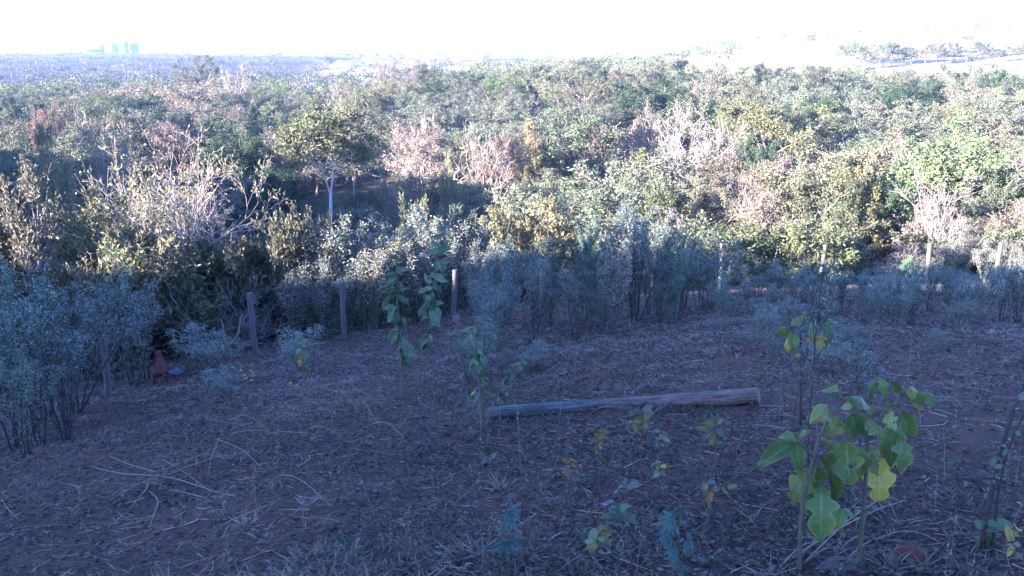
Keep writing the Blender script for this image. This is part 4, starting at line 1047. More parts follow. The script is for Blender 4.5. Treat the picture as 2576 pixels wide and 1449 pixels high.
# --- the big yellow green plant; coordinates read from an enlarged crop
def C3(x, y): return 1717.3 + x * .3704, 912.3 + y * .3704
def big_plant():
    d0 = 3.35
    base = ground_at(*C3(1195, 1430)); d0 = base.y
    t = thing('big_leaf_plant', base, 'waist high plant of large lobed yellow green leaves, one turning deep yellow', 'plant')
    def W(x, y, dz=0.0): return at(*C3(x, y), d0 + dz)
    stems = [([(1195, 1440, 0), (1205, 1250, 0), (1222, 1080, .02), (1243, 800, .04), (1255, 520, .06)], (.011, .008)),
             ([(1255, 520, .06), (1235, 420, .1), (1190, 330, .14), (1140, 245, .16)], (.009, .006)),
             ([(1255, 520, .06), (1330, 430, .08), (1400, 350, .12), (1470, 250, .14), (1530, 195, .14)], (.009, .005)),
             ([(1330, 430, .08), (1370, 290, .16), (1375, 150, .2), (1365, 95, .2)], (.006, .004)),
             ([(790, 1400, -.08), (800, 1120, -.07), (815, 960, -.06), (845, 800, -.06), (890, 640, -.05), (930, 500, -.02), (1000, 350, .06), (1060, 290, .1)], (.011, .006)),
             ([(890, 640, -.05), (840, 590, -.06), (775, 530, -.08)], (.007, .005))]
    for P, R in stems: stem_part(t, [W(*p) for p in P], R, M['stem_olive'])
    LV = [(760, 545, 495, 695, 115, 'ovate', 'green'), (775, 535, 795, 742, 95, 'ovate', 'green'), (765, 520, 845, 440, 62, 'ovate', 'green'), (770, 520, 638, 488, 65, 'ovate', 'green'),
          (850, 720, 735, 960, 175, 'lobed', 'lime'), (900, 690, 860, 1045, 150, 'lobed', 'green'), (945, 840, 940, 1230, 215, 'lobed', 'green'), (920, 630, 1130, 935, 130, 'ovate', 'green'),
          (1110, 520, 1125, 835, 230, 'lobed', 'green'), (1190, 560, 1215, 805, 120, 'ovate', 'lime'), (1335, 635, 1345, 965, 230, 'lobed', 'yellow'), (1430, 430, 1415, 745, 150, 'ovate', 'green'),
          (1480, 500, 1500, 750, 150, 'lobed', 'green'), (1470, 315, 1580, 555, 120, 'ovate', 'green'), (1130, 225, 1345, 320, 115, 'ovate', 'lime'), (1140, 345, 1205, 535, 190, 'lobed', 'green'),
          (1060, 370, 965, 515, 150, 'lobed', 'lime'), (985, 285, 868, 418, 100, 'ovate', 'lime'), (1085, 232, 958, 165, 70, 'ovate', 'lime'), (1245, 395, 1378, 518, 100, 'lobed', 'green'),
          (1400, 350, 1440, 455, 95, 'lobed', 'lime'), (1510, 195, 1665, 345, 105, 'ovate', 'lime'), (1400, 125, 1490, 232, 75, 'ovate', 'green'), (1340, 105, 1385, 232, 60, 'ovate', 'green'),
          (1640, 205, 1700, 295, 75, 'ovate', 'green'), (1330, 150, 1268, 215, 55, 'ovate', 'green'), (1150, 290, 1060, 300, 55, 'ovate', 'lime'), (1290, 640, 1310, 760, 110, 'lobed', 'lime'),
          (925, 540, 1050, 560, 60, 'ovate', 'lime'), (1270, 560, 1345, 640, 60, 'ovate', 'lime'), (880, 720, 925, 830, 80, 'ovate', 'green'), (1380, 270, 1450, 330, 60, 'ovate', 'lime'), (1560, 180, 1600, 280, 70, 'ovate', 'lime'),
          (1460, 640, 1505, 755, 110, 'lobed', 'lime'), (1100, 1000, 1040, 1130, 110, 'ovate', 'green'), (1100, 1000, 1195, 1040, 70, 'ovate', 'green')]
    px = d0 / FPX * .3704 / .93
    for i, (x0, y0, x1, y1, w, k, mk) in enumerate(LV):
        dz = rngB.uniform(-.08, .16)
        put_leaf(t, W(x0, y0, dz), W(x1, y1, dz + rngB.uniform(-.1, .06)), w * px * 1.1, BL[k, mk, i % 3],
                 label='deep yellow hanging lobed leaf' if mk == 'yellow' else None)
M['stem_olive'] = noise_mat('stem_olive', [(.05, .05, .03), (.10, .10, .055), (.16, .15, .09)], 14, .8, .3)
big_plant()

# --- saplings in the middle
def C5(x, y): return 858.7 + x * .3333, 483 + y * .3333
def C4(x, y): return 737.9 + x * .2083, 771.5 + y * .2083
def leafy(name, label, cat, base, conv, sc, stems, LV, mats, smat, dz=.12, wf=1.0, kind='simple', group=None, face=.7, dep=None):
    d0 = dep if dep else base.y
    t = thing(name, base, label, cat, group)
    def W(x, y, z=0.0): return at(*conv(x, y), d0 + z)
    for P, R in stems: stem_part(t, [W(*p) for p in P], R, smat)
    px = d0 / FPX * sc / .94
    for i, l in enumerate(LV):
        x0, y0, x1, y1, w = l[:5]; z = rngB.uniform(-dz, dz)
        mk = l[5] if len(l) > 5 else mats[int(rngB.integers(len(mats)))]
        put_leaf(t, W(x0, y0, z * .3), W(x1, y1, z), w * px * wf, BL.get((kind, mk, int(rngB.integers(3)))) or BL['simple', mk, 0], face=face)
    if name == 'broad_leaved_sapling':
        for l in LV:
            x0, y0, x1, y1, w = l[:5]; a = rngB.uniform(.5, 1.3) * (1 if rngB.uniform() < .5 else -1); dx, dy = (x1 - x0) * .75, (y1 - y0) * .75
            z = rngB.uniform(-dz, dz) * 1.6; y0 += rngB.uniform(-40, 40)
            put_leaf(t, W(x0, y0, z * .3), W(x0 + dx * math.cos(a) - dy * math.sin(a) * .8, y0 + abs(dx * math.sin(a)) * .6 + dy * math.cos(a) + 12, z), w * .72 * px * wf, BL['simple', mats[int(rngB.integers(len(mats)))], int(rngB.integers(3))], face=face)
    return t
LA = [(430, 1050, 345, 1135, 90), (430, 1060, 390, 1150, 110), (440, 1150, 490, 1265, 120), (450, 1150, 570, 1240, 100, 'pale'), (420, 860, 335, 985, 90), (425, 930, 505, 1035, 95), (420, 880, 295, 865, 65),
      (415, 760, 280, 860, 62), (415, 780, 525, 850, 55), (415, 700, 255, 725, 52), (420, 680, 490, 745, 58), (415, 640, 325, 725, 52), (412, 560, 325, 575, 58, 'pale'), (412, 570, 525, 590, 48, 'pale'),
      (412, 500, 360, 470, 42), (415, 470, 480, 455, 42), (380, 540, 410, 600, 48), (412, 600, 340, 630, 50), (418, 740, 500, 720, 46), (430, 960, 350, 960, 70), (450, 1200, 390, 1260, 70, 'pale'), (455, 1240, 540, 1310, 80),
      (650, 1100, 615, 1195, 90), (655, 1040, 725, 1065, 80), (650, 1050, 590, 1085, 78), (660, 990, 750, 995, 72, 'pale'), (660, 890, 595, 940, 115), (670, 870, 745, 985, 118), (670, 830, 580, 875, 92), (670, 820, 775, 850, 62, 'pale'),
      (680, 760, 725, 865, 95), (680, 750, 550, 740, 62), (690, 680, 615, 630, 62, 'pale'), (690, 690, 765, 720, 62), (690, 600, 795, 690, 72, 'pale'), (700, 570, 615, 555, 62), (705, 560, 805, 575, 62), (710, 520, 835, 530, 52, 'pale'),
      (720, 480, 635, 440, 62, 'pale'), (720, 440, 840, 415, 58), (740, 400, 672, 380, 60), (740, 380, 805, 405, 60), (750, 330, 685, 345, 52, 'pale'), (755, 310, 840, 335, 46), (765, 280, 715, 270, 42), (770, 260, 812, 262, 36),
      (640, 880, 575, 970, 105), (675, 800, 610, 790, 70), (700, 640, 640, 680, 70), (735, 430, 690, 470, 60), (650, 1160, 700, 1240, 70), (650, 1130, 580, 1180, 60, 'pale')]
leafy('broad_leaved_sapling', 'taller two stemmed broad leaved sapling in front of the whitish flowering weeds', 'sapling', ground_at(*C5(455, 1560)), C5, .3333,
      [([(462, 1570, 0), (455, 1290, 0), (440, 1080, .02), (425, 900, .03), (415, 700, .03), (412, 560, .04), (418, 450, .05)], (.018, .006)),
       ([(600, 1580, .05), (625, 1400, .05), (650, 1200, .04), (660, 1000, .05), (675, 850, .06), (690, 690, .07), (715, 540, .08), (745, 390, .1), (772, 255, .1)], (.017, .005)),
       ([(640, 1250, .04), (560, 1330, 0), (500, 1400, -.05)], (.006, .004))], LA, ['dark', 'dark', 'dark', 'pale'], M['stem_tan'], wf=.9, face=.5)
LB = [(2150, 330, 2055, 465, 100), (2175, 470, 2160, 615, 110), (2200, 570, 2105, 710, 115), (2190, 640, 2145, 725, 80, 'pale'), (2230, 650, 2210, 840, 118), (2260, 590, 2340, 705, 110), (2260, 690, 2345, 870, 92), (2230, 400, 2300, 485, 70),
      (2250, 870, 2450, 965, 68), (2170, 270, 1995, 290, 52, 'pale'), (2180, 250, 2205, 315, 50), (2250, 1020, 2275, 1160, 100), (2400, 1010, 2425, 1125, 88), (2215, 1035, 2115, 1070, 62, 'yellow'), (2500, 1030, 2565, 1140, 90),
      (2560, 870, 2495, 960, 70), (2230, 240, 2300, 280, 46), (2240, 760, 2150, 830, 70), (2230, 520, 2300, 560, 70, 'pale'), (2270, 800, 2330, 890, 75), (2200, 430, 2130, 440, 60, 'pale'), (2350, 960, 2260, 930, 60), (2430, 1060, 2360, 1120, 70),
      (2540, 800, 2640, 830, 60), (2600, 760, 2690, 850, 55), (2620, 740, 2580, 690, 50), (2700, 700, 2790, 760, 55), (2720, 690, 2700, 790, 52), (2760, 640, 2840, 700, 48), (2650, 800, 2640, 900, 55)]
leafy('broad_leaved_sapling', 'shorter broad leaved sapling at the grey end of the fallen post', 'sapling', ground_at(*C4(2285, 1530)), C4, .2083,
      [([(2285, 1535, 0), (2262, 1300, 0), (2250, 1100, .02), (2235, 850, .03), (2205, 500, .05), (2165, 240, .07)], (.013, .005)),
       ([(2300, 1530, .02), (2370, 1290, .02), (2440, 1100, .04), (2520, 920, .06), (2600, 770, .1), (2760, 650, .14)], (.010, .004))], LB, ['dark', 'dark', 'pale'], M['stem_tan'], wf=.9, face=.5)
LS = [(95, 500, 30, 560, 60, 'pale'), (100, 520, 150, 580, 60), (110, 560, 60, 640, 70, 'olive'), (110, 600, 170, 690, 70, 'pale'), (110, 640, 30, 700, 60, 'yellow'), (112, 660, 60, 720, 50, 'rust'), (115, 690, 210, 740, 60), (112, 720, 90, 830, 60),
      (115, 760, 200, 830, 60, 'olive'), (118, 800, 30, 850, 55), (118, 820, 160, 900, 55, 'olive'), (100, 480, 160, 470, 50), (95, 450, 40, 440, 50, 'pale'), (100, 420, 170, 400, 45, 'pale'), (110, 540, 190, 600, 55)]
leafy('small_sapling', 'small sapling with yellowing lower leaves between the dog and the taller sapling', 'sapling', ground_at(*C4(120, 1310)), C4, .2083,
      [([(122, 1310, 0), (118, 1000, 0), (110, 700, .02), (98, 430, .03), (110, 300, .03)], (.010, .004))], LS, ['dark', 'pale'], M['stem_tan'], dep=ground_at(*C4(120, 1310)).y)

# --- young plants with olive and rusty leaves in front of the log
def C2(x, y): return 858.7 + x * .3333, 966 + y * .3333
def random_sapling(label, base, stem, n, wpx, lpx, mats, name='young_plant', group=None, smat=None, up=.0):
    b = ground_at(*C2(*base)); LV = []
    S = np.array(stem, float)
    for i in range(n):
        f = (.35 + .65 * (i + rngB.uniform(0, .8)) / n) * (len(S) - 1); a = min(int(f), len(S) - 2); p = S[a] + (S[a + 1] - S[a]) * (f - a)
        az = (i % 2 * 2 - 1) * rngB.uniform(.3, 1.0); L = lpx * rngB.uniform(.6, 1.2)
        LV.append((p[0], p[1], p[0] + az * L, p[1] + rngB.uniform(-.5 - up, .55) * L, wpx * rngB.uniform(.7, 1.2)))
    return leafy(name, label, 'plant', b, C2, .3333, [([(*base, 0)] + [(x, y, .01 * i) for i, (x, y) in enumerate(stem)], (.005, .0025))], LV, mats, smat or M['stem_red'], .06, group=group)
M['stem_red'] = noise_mat('stem_red', [(.07, .035, .03), (.14, .08, .06), (.2, .13, .1)], 20, .85, .2)
random_sapling('young plant with olive leaves, a long bare pale stem and one drooping branch', (1742, 990), [(1735, 760), (1730, 560)], 11, 58, 110, ['olive', 'olive', 'grey', 'rust'])
random_sapling('thin young plant with a few yellowing leaves near its top before the log', (1945, 900), [(1940, 600), (1940, 350)], 8, 50, 85, ['olive', 'rust', 'olive'])
random_sapling('young plant with a rosette of olive leaves near the reddish end of the log', (2248, 800), [(2262, 480), (2280, 210)], 13, 62, 115, ['olive', 'grey', 'olive'], up=.3)
random_sapling('grey leaved young plant beside the rosette topped one', (2380, 700), [(2400, 500), (2400, 350)], 9, 60, 100, ['grey', 'grey', 'olive'])
random_sapling('small plant with four pale curved leaves alone in the middle of the soil', (1135, 690), [(1135, 600), (1130, 540)], 5, 45, 95, ['pale', 'grey'])
random_sapling('dark bluish leaved plant low beside the big leafed one', (2190, 1440), [(2180, 1200), (2110, 1020), (2080, 900)], 15, 68, 140, ['grey', 'dark', 'grey'])
random_sapling('low plant of olive leaves at the bottom edge', (1900, 1500), [(1910, 1380), (1930, 1200), (1945, 1080)], 12, 58, 130, ['olive', 'pale'])
random_sapling('bluish plant with two long leaves between the low plants', (2120, 1180), [(2150, 850), (2160, 720)], 7, 60, 130, ['grey', 'dark'])
random_sapling('yellow leaved little plant under the big leafed one', (2400, 860), [(2400, 700), (2410, 600)], 7, 50, 90, ['olive', 'yellow', 'pale'])
def C3b(x, y): return C3(x, y)
def px_sapling(label, base, stem, LV, mats, name='young_plant', smat=None, R=(.006, .003), kind='simple'):
    b = ground_at(*C3(*base)); return leafy(name, label, 'plant', b, C3, .3704, [([(*base, 0)] + [(x, y, .02 * i) for i, (x, y) in enumerate(stem)], R)], LV, mats, smat or M['stem_red'], .06, kind=kind)
px_sapling('young olive plant standing past the reddish end of the log', (225, 800), [(225, 620), (222, 420)], [(222, 420, 150, 400, 50), (222, 420, 270, 380, 50), (222, 450, 130, 520, 50), (222, 450, 290, 500, 50), (222, 480, 180, 560, 45), (222, 430, 240, 350, 45), (222, 500, 260, 560, 45), (222, 410, 190, 350, 45), (222, 470, 80, 430, 40)], ['olive', 'grey'])
px_sapling('young plant with one orange brown withered leaf under the rosette plant', (200, 1050), [(190, 920), (180, 820)], [(180, 830, 120, 850, 45), (180, 830, 215, 790, 45), (185, 870, 178, 970, 45, 'rust'), (188, 880, 260, 840, 40), (250, 850, 330, 910, 40, 'olive'), (300, 850, 370, 830, 38, 'olive'), (185, 860, 130, 910, 35)], ['olive', 'grey'])
# dark stemmed plant at the edge, low leaves round its foot
LE = [(2040, 1180, 1975, 1270, 80, 'dark'), (2040, 1160, 2130, 1210, 90), (2050, 1120, 1985, 1075, 60), (2050, 1140, 2160, 1110, 80), (2060, 1110, 2260, 1090, 100), (2050, 1180, 2120, 1270, 70), (2250, 1080, 2290, 1200, 60, 'yellow'), (2200, 1110, 2300, 1180, 60, 'pale'),
      (2120, 720, 2180, 690, 40, 'pale'), (2130, 650, 2090, 700, 40, 'pale'), (2160, 560, 2230, 600, 40), (2190, 480, 2150, 470, 40, 'grey'), (2200, 470, 2240, 500, 40), (2215, 400, 2180, 385, 45, 'rust'), (2100, 800, 2140, 850, 36, 'pale'), (2100, 850, 2060, 880, 36, 'pale'), (2140, 640, 2200, 700, 40, 'pale'), (2260, 330, 2318, 300, 40, 'grey'), (2290, 250, 2340, 200, 60, 'grey')]
px_sapling('dark leaning stem with small leaves rising at the picture edge from leaves at its foot', (2025, 1290), [(2070, 1000), (2120, 800), (2150, 650), (2200, 470), (2250, 320), (2318, 165), (2360, 60)], LE, ['dark', 'pale'], 'edge_plant', M['bark_dark'], (.014, .006))
px_sapling('thin second dark stem crossing the leaning stem at the edge', (2100, 1290), [(2150, 820), (2200, 620), (2260, 470), (2330, 330)], [(2200, 620, 2240, 650, 35), (2160, 780, 2120, 760, 35), (2260, 470, 2300, 490, 40), (2210, 600, 2170, 620, 30), (2150, 850, 2190, 890, 35)], ['pale', 'grey'], 'edge_plant', M['bark_dark'], (.007, .004))
px_sapling('pale green seedling with narrow leaves at the bottom edge', (2270, 1400), [(2260, 1300), (2240, 1230)], [(2250, 1240, 2200, 1320, 40, 'yellow'), (2245, 1230, 2300, 1240, 40), (2260, 1290, 2310, 1330, 40), (2240, 1220, 2195, 1105, 50, 'yellow')], ['pale'])

# --- slim weed with hanging yellow leaves, further back
def C6(x, y): return 1717.3 + x * .3333, 483 + y * .3333
leafy('yellow_leaved_sapling', 'sapling with hanging bright yellow leaves and green ones behind the slim dark stems', 'sapling', ground_at(*C6(893, 1760)), C6, .3333,
      [([(893, 1760, 0), (893, 1440, .0), (892, 1200, .02), (888, 1040, .03)], (.010, .005)), ([(892, 1250, .02), (960, 1130, .04), (1010, 1060, .06), (1080, 1010, .06)], (.005, .003)), ([(892, 1100, .03), (820, 1040, .03), (770, 1030, .03)], (.005, .003))],
      [(790, 1030, 725, 1120, 95, 'lime'), (850, 1060, 830, 1200, 90, 'green'), (800, 1110, 785, 1235, 55, 'yellow'), (890, 1000, 930, 920, 70, 'lime'), (970, 1070, 985, 1170, 75, 'yellow'), (1045, 1070, 1035, 1200, 105, 'yellow'), (1000, 1010, 945, 1060, 60, 'green'),
       (1100, 1010, 1115, 1110, 62, 'green'), (870, 1140, 880, 1200, 45, 'lime'), (865, 1215, 875, 1260, 45, 'lime'), (1090, 990, 1180, 960, 60, 'green'), (830, 1010, 880, 940, 60, 'lime')],
      ['green'], M['bark_dark'], kind='ovate')

# --- feathery compound leaves
def frond_mesh():
    """A fan of pinnae, each with many paired leaflets: one compound leaf."""
    g = Geo(); rng = np.random.default_rng(4)
    for k, az in enumerate(np.linspace(-1.15, 1.15, 7)):
        L = 1.0 - .25 * abs(az) / 1.15; n = 22
        f = np.linspace(.08, 1, n)
        C = np.stack([np.sin(az) * L * f, np.cos(az) * L * f, -.25 * f ** 2 * L + .02 * np.sin(k)], 1)
        tube(g, C[::3], np.full(len(C[::3]), .006), 3, 1)
        d = np.array([math.sin(az), math.cos(az), -.2]); s = np.array([math.cos(az), -math.sin(az), 0])
        for sg in (-1, 1):
            D = np.repeat((d * .5 + s * sg)[None], n, 0) + rng.normal(0, .06, (n, 3)); N = np.repeat([[0, 0, 1.]], n, 0) + rng.normal(0, .2, (n, 3))
            leaves(g, C, D, N, .16 * (1.1 - .6 * f), .045, np.clip(rng.normal(.45, .2, n), 0, 1), 0, .1)
    return g.mesh('frond', [M['lf_frond'], M['stem_olive']])
M['lf_frond'] = leaf_mat('leaf_feathery', [(.035, .10, .085), (.06, .16, .13), (.09, .2, .16)], .15, .02)
FROND = frond_mesh()
def feather_plant(label, base, stem, fr):
    b = ground_at(*C2(*base)); t = thing('feathery_plant', b, label, 'plant')
    stem_part(t, [at(*C2(x, y), b.y + .01 * i) for i, (x, y) in enumerate([base] + stem)], (.006, .004), M['stem_olive'])
    px = b.y / FPX * .3333 / .93
    for (x, y, r, az) in fr:
        p = at(*C2(x, y), b.y + rngB.uniform(-.02, .05)); R = r * px * 1.25
        o = link('leaf', FROND, t); v = (-p).normalized()
        yv = Vector((math.sin(az), .15, -math.cos(az))).normalized(); zv = (v * .7 + Vector((0, 0, .7))); zv = (zv - yv * zv.dot(yv)).normalized(); xv = yv.cross(zv)
        o.matrix_local = Matrix.Translation(p - b) @ Matrix((xv, yv, zv)).transposed().to_4x4() @ Matrix.Scale(R, 4)
feather_plant('feathery leaved seedling of two dark fans at the bottom edge', (1050, 1460), [(1075, 1300), (1120, 1150), (1200, 950)], [(1265, 960, 150, .5), (1245, 1175, 175, .12), (1085, 1230, 60, -.6)])
feather_plant('feathery leaved plant of several bluish fans next to the big leafed plant', (2540, 1500), [(2545, 1300), (2540, 1100), (2560, 900)], [(2500, 1010, 130, -.6), (2480, 1110, 120, -.9), (2560, 930, 120, .2), (2540, 1320, 130, -.3), (2600, 1180, 120, .7), (2530, 1230, 100, -1.0)])

# --- fallen dry sticks
def C1(x, y): return x * .3333, 966 + y * .3333
def stick(conv, pts, r, label, group=None, mat='dry_wood', lift=.02, twigs=2, name='dry_stick', arch=.0):
    P = []
    n = len(pts)
    for i, (x, y) in enumerate(pts):
        p = ground_at(*conv(x, y)); f = i / max(1, n - 1)
        P.append(p + Vector((0, 0, lift + arch * 4 * f * (1 - f))))
    t = thing(name, P[0], label, 'stick', group)
    stem_part(t, P, (r, r * .5), M[mat], 'twig', 5)
    for k in range(twigs):
        i = int(rngB.integers(0, n - 1)); f = rngB.uniform(.1, .9); a = P[i].lerp(P[i + 1], f); d = (P[i + 1] - P[i]).normalized()
        e = d * rngB.uniform(.06, .2) + Vector((rngB.normal(0, .07), rngB.normal(0, .07), rngB.uniform(0, .08)))
        stem_part(t, [a, a + e * .6, a + e + Vector((0, 0, .01))], (r * .5, r * .25), M[mat], 'side_twig', 3)
for pts, r, lab in [
    ([(830, 560), (1000, 650), (1130, 700), (1190, 730), (1330, 665), (1480, 590), (1700, 500)], .0065, 'long pale dry stick bent like a shallow V in the loose stick heap'),
    ([(700, 640), (900, 715), (1080, 740), (1300, 765), (1500, 830), (1660, 870), (1780, 870)], .0075, 'longest pale dry stick sweeping through the loose stick heap'),
    ([(880, 870), (1130, 765), (1300, 740), (1480, 650), (1560, 600)], .006, 'dry stick rising across the longest one in the heap'),
    ([(820, 885), (960, 820), (1160, 790), (1260, 800)], .005, 'short flat dry stick at the front of the heap'),
    ([(1540, 880), (1440, 890), (1300, 860), (1250, 850)], .005, 'curved dry stick under the longest one'),
    ([(1120, 765), (1115, 850), (1060, 910), (990, 960)], .005, 'dry twig hanging towards the viewer off the heap'),
    ([(1130, 830), (1210, 940), (1180, 1020), (1130, 1110)], .005, 'dry twig reaching furthest down from the heap'),
    ([(1630, 430), (1740, 500), (1850, 560), (1990, 670)], .0055, 'dry stick slanting down beside the heap towards the open soil'),
    ([(1660, 420), (1600, 600), (1570, 720)], .0045, 'steep thin stick standing behind the heap'),
    ([(2110, 710), (2200, 750), (2320, 820), (2500, 950)], .0055, 'pale bent stick alone on the soil past the heap'),
    ([(1420, 580), (1560, 580), (1700, 578)], .005, 'straight level stick on top of the heap'), ([(1800, 545), (1760, 595), (1600, 605), (1480, 625)], .005, 'hooked stick on top of the heap'),
    ([(1240, 590), (1420, 740), (1600, 840)], .0045, 'thin stick crossing the heap diagonally')]:
    stick(C1, pts, r, lab, arch=.05, lift=.02)
stick(C1, [(-40, 1115), (200, 1090), (450, 1078), (740, 1065)], .006, 'long straight pale stick lying along the bare soil at the picture edge', lift=.01, twigs=0)
stick(C1, [(900, 1105), (1080, 1092), (1290, 1080)], .0045, 'shorter straight pale stick below the stick heap', lift=.01, twigs=0)
stick(C1, [(880, 140), (1000, 155), (1200, 125), (1400, 130)], .008, 'dark curved stick on the ground in front of the dog', mat='bark_dark', lift=.01, twigs=0)
stick(C1, [(430, 150), (420, 200), (435, 230), (425, 262)], .011, 'crooked white stick on the dark soil below the nearest fence post', mat='bark_pale', lift=.03, twigs=1)
stick(C1, [(20, 910), (70, 990), (140, 1060)], .006, 'short pale stick pointing down at the picture edge', lift=.04, twigs=0)
for k in range(34):
    x, y = rngB.uniform(1700, 3000), rngB.uniform(30, 430); an = rngB.normal(0, .35); L = rngB.uniform(200, 520)
    pts = [(x - math.cos(an) * L / 2, y - math.sin(an) * L / 5), (x, y + rngB.uniform(-25, 25)), (x + math.cos(an) * L / 2, y + math.sin(an) * L / 5 + rngB.uniform(-20, 20))]
    stick(C1, pts, rngB.uniform(.0035, .006), 'thin dry stick in the low tangle around the foot of the taller sapling', 'sticks in the tangle around the taller sapling', arch=rngB.uniform(.02, .22), lift=rngB.uniform(.01, .05), twigs=2)
for k in range(12):
    x, y = rngB.uniform(700, 1250), rngB.uniform(1180, 1420); L = rngB.uniform(120, 380); an = rngB.uniform(-.9, .3)
    pts = [(x - math.cos(an) * L / 2, y - math.sin(an) * L / 2), (x, y + rngB.uniform(-15, 15)), (x + math.cos(an) * L / 2, y + math.sin(an) * L / 2)]
    stick(C3, pts, rngB.uniform(.003, .005), 'thin dry stick lying under the big leafed plant', 'sticks under the big leafed plant', arch=rngB.uniform(.01, .06), lift=.02, twigs=1)
stick(C3, [(1300, 1240), (1450, 1225), (1620, 1240), (1770, 1280)], .0045, 'bowed pale stick over the red earth mound', arch=.05)
stick(C3, [(700, 1380), (1000, 1300), (1300, 1130), (1520, 960)], .005, 'long dry stalk slanting up under the big leafed plant', arch=.1)
stick(C3, [(820, 1400), (1100, 1250), (1380, 1060), (1500, 1000)], .0045, 'second long dry stalk beside the slanting one', arch=.14)
stick(C2, [(2580, 140), (2470, 180), (2380, 240)], .005, 'small dry stick leaning against the reddish part of the log', arch=.05)
stick(C2, [(1880, 240), (1960, 210), (2100, 215), (2190, 200)], .0045, 'dry twig lying along the front of the log', arch=.03)

# --- red earth mound, a stone, the little yellow fruits
def mound():
    c = ground_at(*C3(1560, 1360)); g = Geo(); n, k = 10, 26; V = []
    for i in range(n):
        r = i / (n - 1)
        for j in range(k):
            a = j * 6.2832 / k; rr = r * (.105 + .02 * math.sin(3 * a + 1)); x, y = rr * math.cos(a) * 1.15, rr * math.sin(a)
            V.append((x, y, .085 * (1 - r * r) ** 1.3 - .015 + .03 * (vnoise(np.array([x * 34 + 9]), np.array([y * 34]), 5)[0] - .5)))
    F = [[i * k + j, i * k + (j + 1) % k, (i + 1) * k + (j + 1) % k, (i + 1) * k + j] for i in range(n - 1) for j in range(k)]
    g.add(V, F); link('earth_mound', g.mesh('earth_mound', [M['red_earth']], True), None, c, 'small mound of loose red earth at the bottom edge by the big leafed plant', 'mound')
M['red_earth'] = noise_mat('red_earth', [(.06, .022, .016), (.11, .042, .029), (.16, .07, .05)], 30, .95, .8)
mound()
def stone(px, py, r, lab):
    c = ground_at(px, py); me = bpy.data.meshes.new('stone'); import bmesh
    b = bmesh.new(); bmesh.ops.create_icosphere(b, subdivisions=3, radius=r)
    for v in b.verts:
        f = 1 + .35 * (vnoise(np.array([v.co.x / r * 1.3 + 4]), np.array([v.co.y / r * 1.3 + v.co.z / r]), 9)[0] - .5); v.co *= f; v.co.z *= .55; v.co.x *= 1.5
    b.to_mesh(me); b.free(); me.materials.append(M['stone'])
    link('stone', me, None, c, lab, 'stone')
M['stone'] = noise_mat('stone', [(.05, .042, .034), (.09, .078, .062), (.14, .12, .10)], 9, .9, .5)
stone(*C3(1085, 1410), .075, 'pale flat stone on the soil at the stem of the big leafed plant')
stone(*C3(945, 60), .10, 'greyish flat stone lying in the open soil behind the slim stems')
def fruit():
    import bmesh
    me = bpy.data.meshes.new('fruit'); b = bmesh.new(); bmesh.ops.create_icosphere(b, subdivisions=2, radius=.03)
    for v in b.verts: v.co.z *= .9; v.co.z -= .012 * math.exp(-((v.co.x ** 2 + v.co.y ** 2) / .0002)) * (1 if v.co.z > 0 else 0)
    b.to_mesh(me); b.free(); me.materials.append(M['fruit']); me.polygons.foreach_set('use_smooth', [True] * len(me.polygons))
    for px, py in [(586, 929), (606, 935), (615, 948), (619, 957), (632, 938), (636, 943), (640, 951), (634, 961), (655, 985), (731, 968), (748, 975)]:
        c = ground_at(px, py); link('fruit', me, None, c + Vector((0, 0, .025)), 'small round yellow fruit fallen among dry grass near the lacy weeds', 'fruit', 'yellow fruits fallen among the dry grass')
M['fruit'] = noise_mat('fruit', [(.28, .25, .05), (.38, .34, .08), (.44, .4, .14)], 9, .5, .1)
fruit()

# ------------------------------------------------------------------ what covers the soil: nobody could count it
rngG = np.random.default_rng(31)
def scatter(n, r0, r1, pw=0.0, th=43):
    u = rngG.uniform(0, 1, n); r = np.exp(np.log(r0) + (np.log(r1) - np.log(r0)) * u) if pw == 0 else (r0 ** pw + (r1 ** pw - r0 ** pw) * u) ** (1 / pw)
    a = np.radians(rngG.uniform(-th, th, n)); return r * np.sin(a), r * np.cos(a), r
def dry_grass():
    x, y, r = scatter(16000, 2.5, 30, .3)
    band = sstep(4.4, 3.2, y) * sstep(.55, .35, fbm(x * 1.2, y * 1.2, 50)) * (1.0 - .75 * sstep(-.2, .8, x)) + sstep(.52, .62, fbm(x * .7 + 7, y * .7, 51)) * (.25 + .75 * sstep(5.5, 9, y)) + (sstep(8.5, 10.5, y) * sstep(19, 16, y)) * 1.0
    keep = rngG.uniform(0, 1, len(x)) < np.clip(band * (.45 + .55 * (y < 4.3) + .3 * (y > 11)), 0.03, 1)
    x, y, r = x[keep], y[keep], r[keep]
    nb = 11; n = len(x); X = np.repeat(x, nb) + rngG.normal(0, .05, n * nb) * np.repeat(1 + r * .04, nb); Y = np.repeat(y, nb) + rngG.normal(0, .05, n * nb) * np.repeat(1 + r * .04, nb)
    Z = ground_z(X, Y) + rngG.uniform(.0, .02, n * nb)
    az = rngG.uniform(0, 6.283, n * nb); el = np.abs(rngG.normal(.12, .35, n * nb))
    D = np.stack([np.cos(az), np.sin(az), el], 1); N = np.stack([rngG.normal(0, .4, n * nb), rngG.normal(0, .4, n * nb) - .3, np.ones(n * nb)], 1)
    L = rngG.uniform(.03, .12, n * nb) * np.repeat(rngG.uniform(.6, 1.3, n), nb); g = Geo()
    leaves(g, np.stack([X, Y, Z], 1), D, N, L, .0030 + .0006 * np.repeat(r, nb), np.clip(rngG.normal(np.repeat(rngG.uniform(.3, .8, n), nb), .18), 0, 1), 0, .1)
    link('dry_grass', g.mesh('dry_grass', [M['straw']]), label='straw coloured cut grass strewn in patches over the soil', kind='stuff')
dry_grass()
